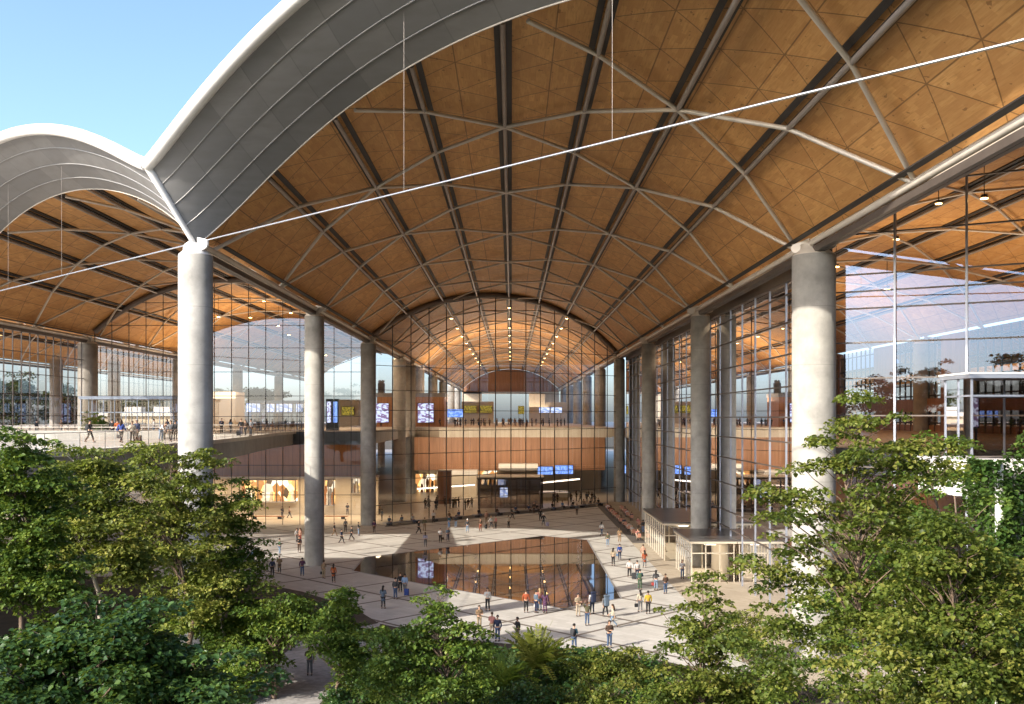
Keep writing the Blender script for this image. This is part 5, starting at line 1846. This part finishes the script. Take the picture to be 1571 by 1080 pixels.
# inside the ground floor
crowd(16, (-14.5, -6.5), (158, 168), .0, 'standing person in the group behind the great gable, left of the glass lobby', 'group behind the gable left of the lobby', 3)
crowd(12, (6, 15), (172, 184), .0, 'standing person in the group behind the great gable, under the blue screens', 'group behind the gable under the blue screens', 4)
for i, (px, py, c, w_) in enumerate(((387, 797, 'grey', 'left of the timber bench behind the ground-floor glass'), (433, 795, 'black', 'with a dark bag behind the ground-floor glass, under the shop'), (444, 795, 'peach', 'strolling behind the ground-floor glass under the shop'), (522, 786, 'orange', 'deep behind the glass between the two columns'), (533, 790, 'dark grey', 'behind the glass just left of the corner column'), (582, 790, 'tan', 'behind the glass right of the corner column'), (586, 799, 'grey-blue', 'near the glass right of the corner column'))):
    g = gnd(px, py)
    g.y = max(g.y, 141)
    g.x = at(px, 0, g.y).x
    person(g, 50 * i, ('stand', 'strap', 'walk', 'stand', 'phone')[i % 5], (c, JA), ('dark grey', T_), ('brown', 'short'), 'person in %s jacket %s' % (c, w_))
# seated rows
rr = random.Random(11)
for i, x in enumerate(gx):
    for k in range(3):
        if rr.random() < .2:
            continue
        xx = x + (-1.7, .1, 1.5)[k] + rr.uniform(-.3, .3)
        yy = diag_y(xx) - 4.25
        person((xx, yy, .0), math.degrees(GD) + rr.choice((0, 0, 180)), 'sit', (rr.choice(cols + ['pink', 'light blue']), JA), (rr.choice(['denim', 'black', 'grey']), T_), ('brown', 'short'), 'person sitting on the dark bench row under the great gable', 'people seated along the gable benches')


def chair(x, y, rz, col, label, group):
    r = bpy.data.objects.new('cafe_chair', None)
    COL.objects.link(r)
    r.location = (x, y, .012)
    r.rotation_euler = (0, 0, R(rz))
    tag(r, label, 'chair', group, 'thing')
    for k, me in CH.items():
        q = bpy.data.objects.new(k.rstrip('0123456789'), me)
        COL.objects.link(q)
        q.parent = r


CH = {'seat': rbox((0, 0, .44), (.46, .46, .06), .02), 'backrest': rbox((0, .22, .70), (.44, .05, .40), .02)}
M['chairc'] = simple('chair_coral', (.42, .20, .13), .6)
for k in CH.values():
    k.materials[0] = M['chairc']
for i, (x, y) in enumerate(((-.2, -.2), (.2, -.2), (-.2, .2), (.2, .2))):
    CH['leg%d' % i] = MB().tube([(x, y, 0), (x * .9, y * .9, .42)], .016, 6).mesh('leg', M['black'])
tm = {'tabletop': MB().lathe([(.001, .73), (.40, .73), (.40, .76), (.001, .762)], n=20).mesh('tabletop', M['cream']), 'pedestal': MB().lathe([(.25, 0), (.25, .02), (.03, .05), (.03, .728)], n=12).mesh('pedestal', M['black'])}
for i in range(9):
    y = 121 + i * 4.6
    for sx in (0, 1):
        x = 15.6 + sx * 2.0 + rr.uniform(-.15, .15)
        if sx and abs((y - Y1) % B - 0) < 3:
            continue
        t = bpy.data.objects.new('cafe_table', None)
        COL.objects.link(t)
        t.location = (x, y, .012)
        tag(t, 'small round cafe table in the rows along the right glass wall', 'table', 'cafe tables along the right glass wall', 'thing')
        for k, me in tm.items():
            q = bpy.data.objects.new(k, me)
            COL.objects.link(q)
            q.parent = t
        for a_ in (0, 180):
            cx, cy2 = x, y + (.72 if a_ == 0 else -.72)
            chair(cx, cy2, a_, 0, 'coral chair at a small table along the right glass wall', 'cafe chairs along the right glass wall')
            if rr.random() < .6:
                person((cx, cy2, .0), a_, 'sit', (rr.choice(['rust', 'pink', 'white', 'black', 'navy', 'tan', 'orange']), JA), (rr.choice(['denim', 'black', 'beige']), T_), ('brown', rr.choice(['short', 'long'])), 'person sitting at a cafe table along the right glass wall', 'people at the cafe tables')
# side hall
for px, Y_, c, w_ in ((1190, 84, 'black', 'dark standing figure in the gallery near the thick column'), (1022, 165, 'tan', 'person in tan jacket far along the side gallery')):
    person((at(px, 0, Y_).x, Y_, DECK), 30, 'stand', (c, JA), ('black', T_), ('black', 'short'), w_)
person((21.9, 93.5, .0), 150, 'stand', ('white', SH), ('grey', T_), ('black', 'short'), 'person in white shirt and grey trousers behind the glass right of the entrance box')
# ------------------------------------------------------------------ camera, light, world
cam = bpy.data.cameras.new('camera')
co = bpy.data.objects.new('camera', cam)
COL.objects.link(co)
co.location = (0, 0, EYE)
co.rotation_euler = (R(90), 0, 0)
cam.sensor_width = 36
cam.lens = F / 1571 * 36
cam.shift_x = .0003
cam.shift_y = 100 / 1571
cam.clip_end = 5000
sc.camera = co

SD = Vector((-.784, -.621, math.tan(R(26.5)))).normalized()
sun = bpy.data.lights.new('sun', 'SUN')
sun.energy = 2.7
sun.angle = R(.5)
sun.color = (1, .92, .80)
so = bpy.data.objects.new('sun', sun)
COL.objects.link(so)
so.rotation_euler = (-SD).to_track_quat('-Z', 'Y').to_euler()
w = bpy.data.worlds.new('World')
sc.world = w
w.use_nodes = True
nt = w.node_tree
sk = nt.nodes.new('ShaderNodeTexSky')
sk.sky_type = 'NISHITA'
sk.sun_disc = False
sk.sun_elevation = R(26.5)
sk.sun_rotation = math.atan2(SD.x, SD.y)
sk.air_density = .75
sk.dust_density = 2.0
sk.ozone_density = 2.8
nt.links.new(sk.outputs[0], nt.nodes['Background'].inputs[0])
nt.nodes['Background'].inputs[1].default_value = .15
# warm spots at the halls' lit downlights, plus added low fill panels
LAMPS_AND_FILL = [(XC + k * W / 8, 168 + j * B / 2, zc(XC + k * W / 8) - .95, 900) for k in (-2, 2) for j in range(0, 9, 2)]
LAMPS_AND_FILL += [(p.x, p.y, p.z - .35, 1100) for p, _ in side[::2]]
LAMPS_AND_FILL += [(24, 78, 29, 1100), (27, 100, 30, 1200), (26, 118, 29, 1100), (30, 140, 30, 1200)]
LAMPS_AND_FILL += [(-26, 147, 5.5, 1100), (-34, 147, 5.5, 1100), (-44, 147, 5.5, 1100), (28, 84, 10.5, 500), (28, 108, 10.5, 500), (28, 132, 10.5, 500), (28, 92, 4.0, 500), (28, 112, 4.0, 500), (28, 132, 4.0, 500)]  # wide panels added as fill for the lower floors, no fittings there
for x, y, z, e in LAMPS_AND_FILL:
    low = z < DECK
    l = bpy.data.lights.new('hall_lamp_and_fill', 'AREA' if low else 'SPOT')
    l.energy = e * (.6 if low else 1.6)
    l.color = (1, .80, .55)
    if low:
        l.shape = 'RECTANGLE'
        l.size = 13
        l.size_y = 6
    else:
        l.shadow_soft_size = .13
        l.spot_size = R(150)
        l.spot_blend = .6
    lo = bpy.data.objects.new('hall_lamp_and_fill', l)
    COL.objects.link(lo)
    lo.location = (x, y, z)
for x, y, z, sx, sy, e in ((-6, 215, 18.5, 22, 12, 7000), (0, 262, 18.5, 24, 16, 6000), (0, 320, 18.5, 24, 16, 5000), (-42, 165, 18.5, 22, 14, 6000), (40, 96, 18.5, 16, 20, 5000), (40, 140, 18.5, 16, 20, 5000)):  # upward fill panels added to brighten the vaults, standing for no fitting
    l = bpy.data.lights.new('added_uplight', 'AREA')
    l.energy = e * .42
    l.color = (1, .84, .64)
    l.shape = 'RECTANGLE'
    l.size, l.size_y = sx, sy
    lo = bpy.data.objects.new('added_uplight', l)
    COL.objects.link(lo)
    lo.location = (x, y, z)
    lo.rotation_euler = (math.pi, 0, 0)
for x in (-12, -1, 10):  # fill panels added to brighten the timber wall, unseen from the front
    l = bpy.data.lights.new('added_wall_fill', 'AREA')
    l.energy = 420
    l.color = (1, .82, .60)
    l.shape = 'RECTANGLE'
    l.size, l.size_y = 9, 1.5
    lo = bpy.data.objects.new('added_wall_fill', l)
    COL.objects.link(lo)
    lo.location = (x, 180, 10.3)
    lo.rotation_euler = (R(68), 0, 0)

sc.render.engine = 'CYCLES'
cy = sc.cycles
cy.max_bounces = 9
cy.diffuse_bounces = 4
cy.glossy_bounces = 4
cy.transmission_bounces = 4
cy.transparent_max_bounces = 20
cy.caustics_reflective = False
cy.caustics_refractive = False
cy.sample_clamp_indirect = 6
cy.use_denoising = True
try:
    cy.denoiser = 'OPENIMAGEDENOISE'
except Exception:
    pass
sc.view_settings.view_transform = 'Standard'
sc.view_settings.look = 'None'
sc.view_settings.exposure = 1.6
sc.view_settings.gamma = 1
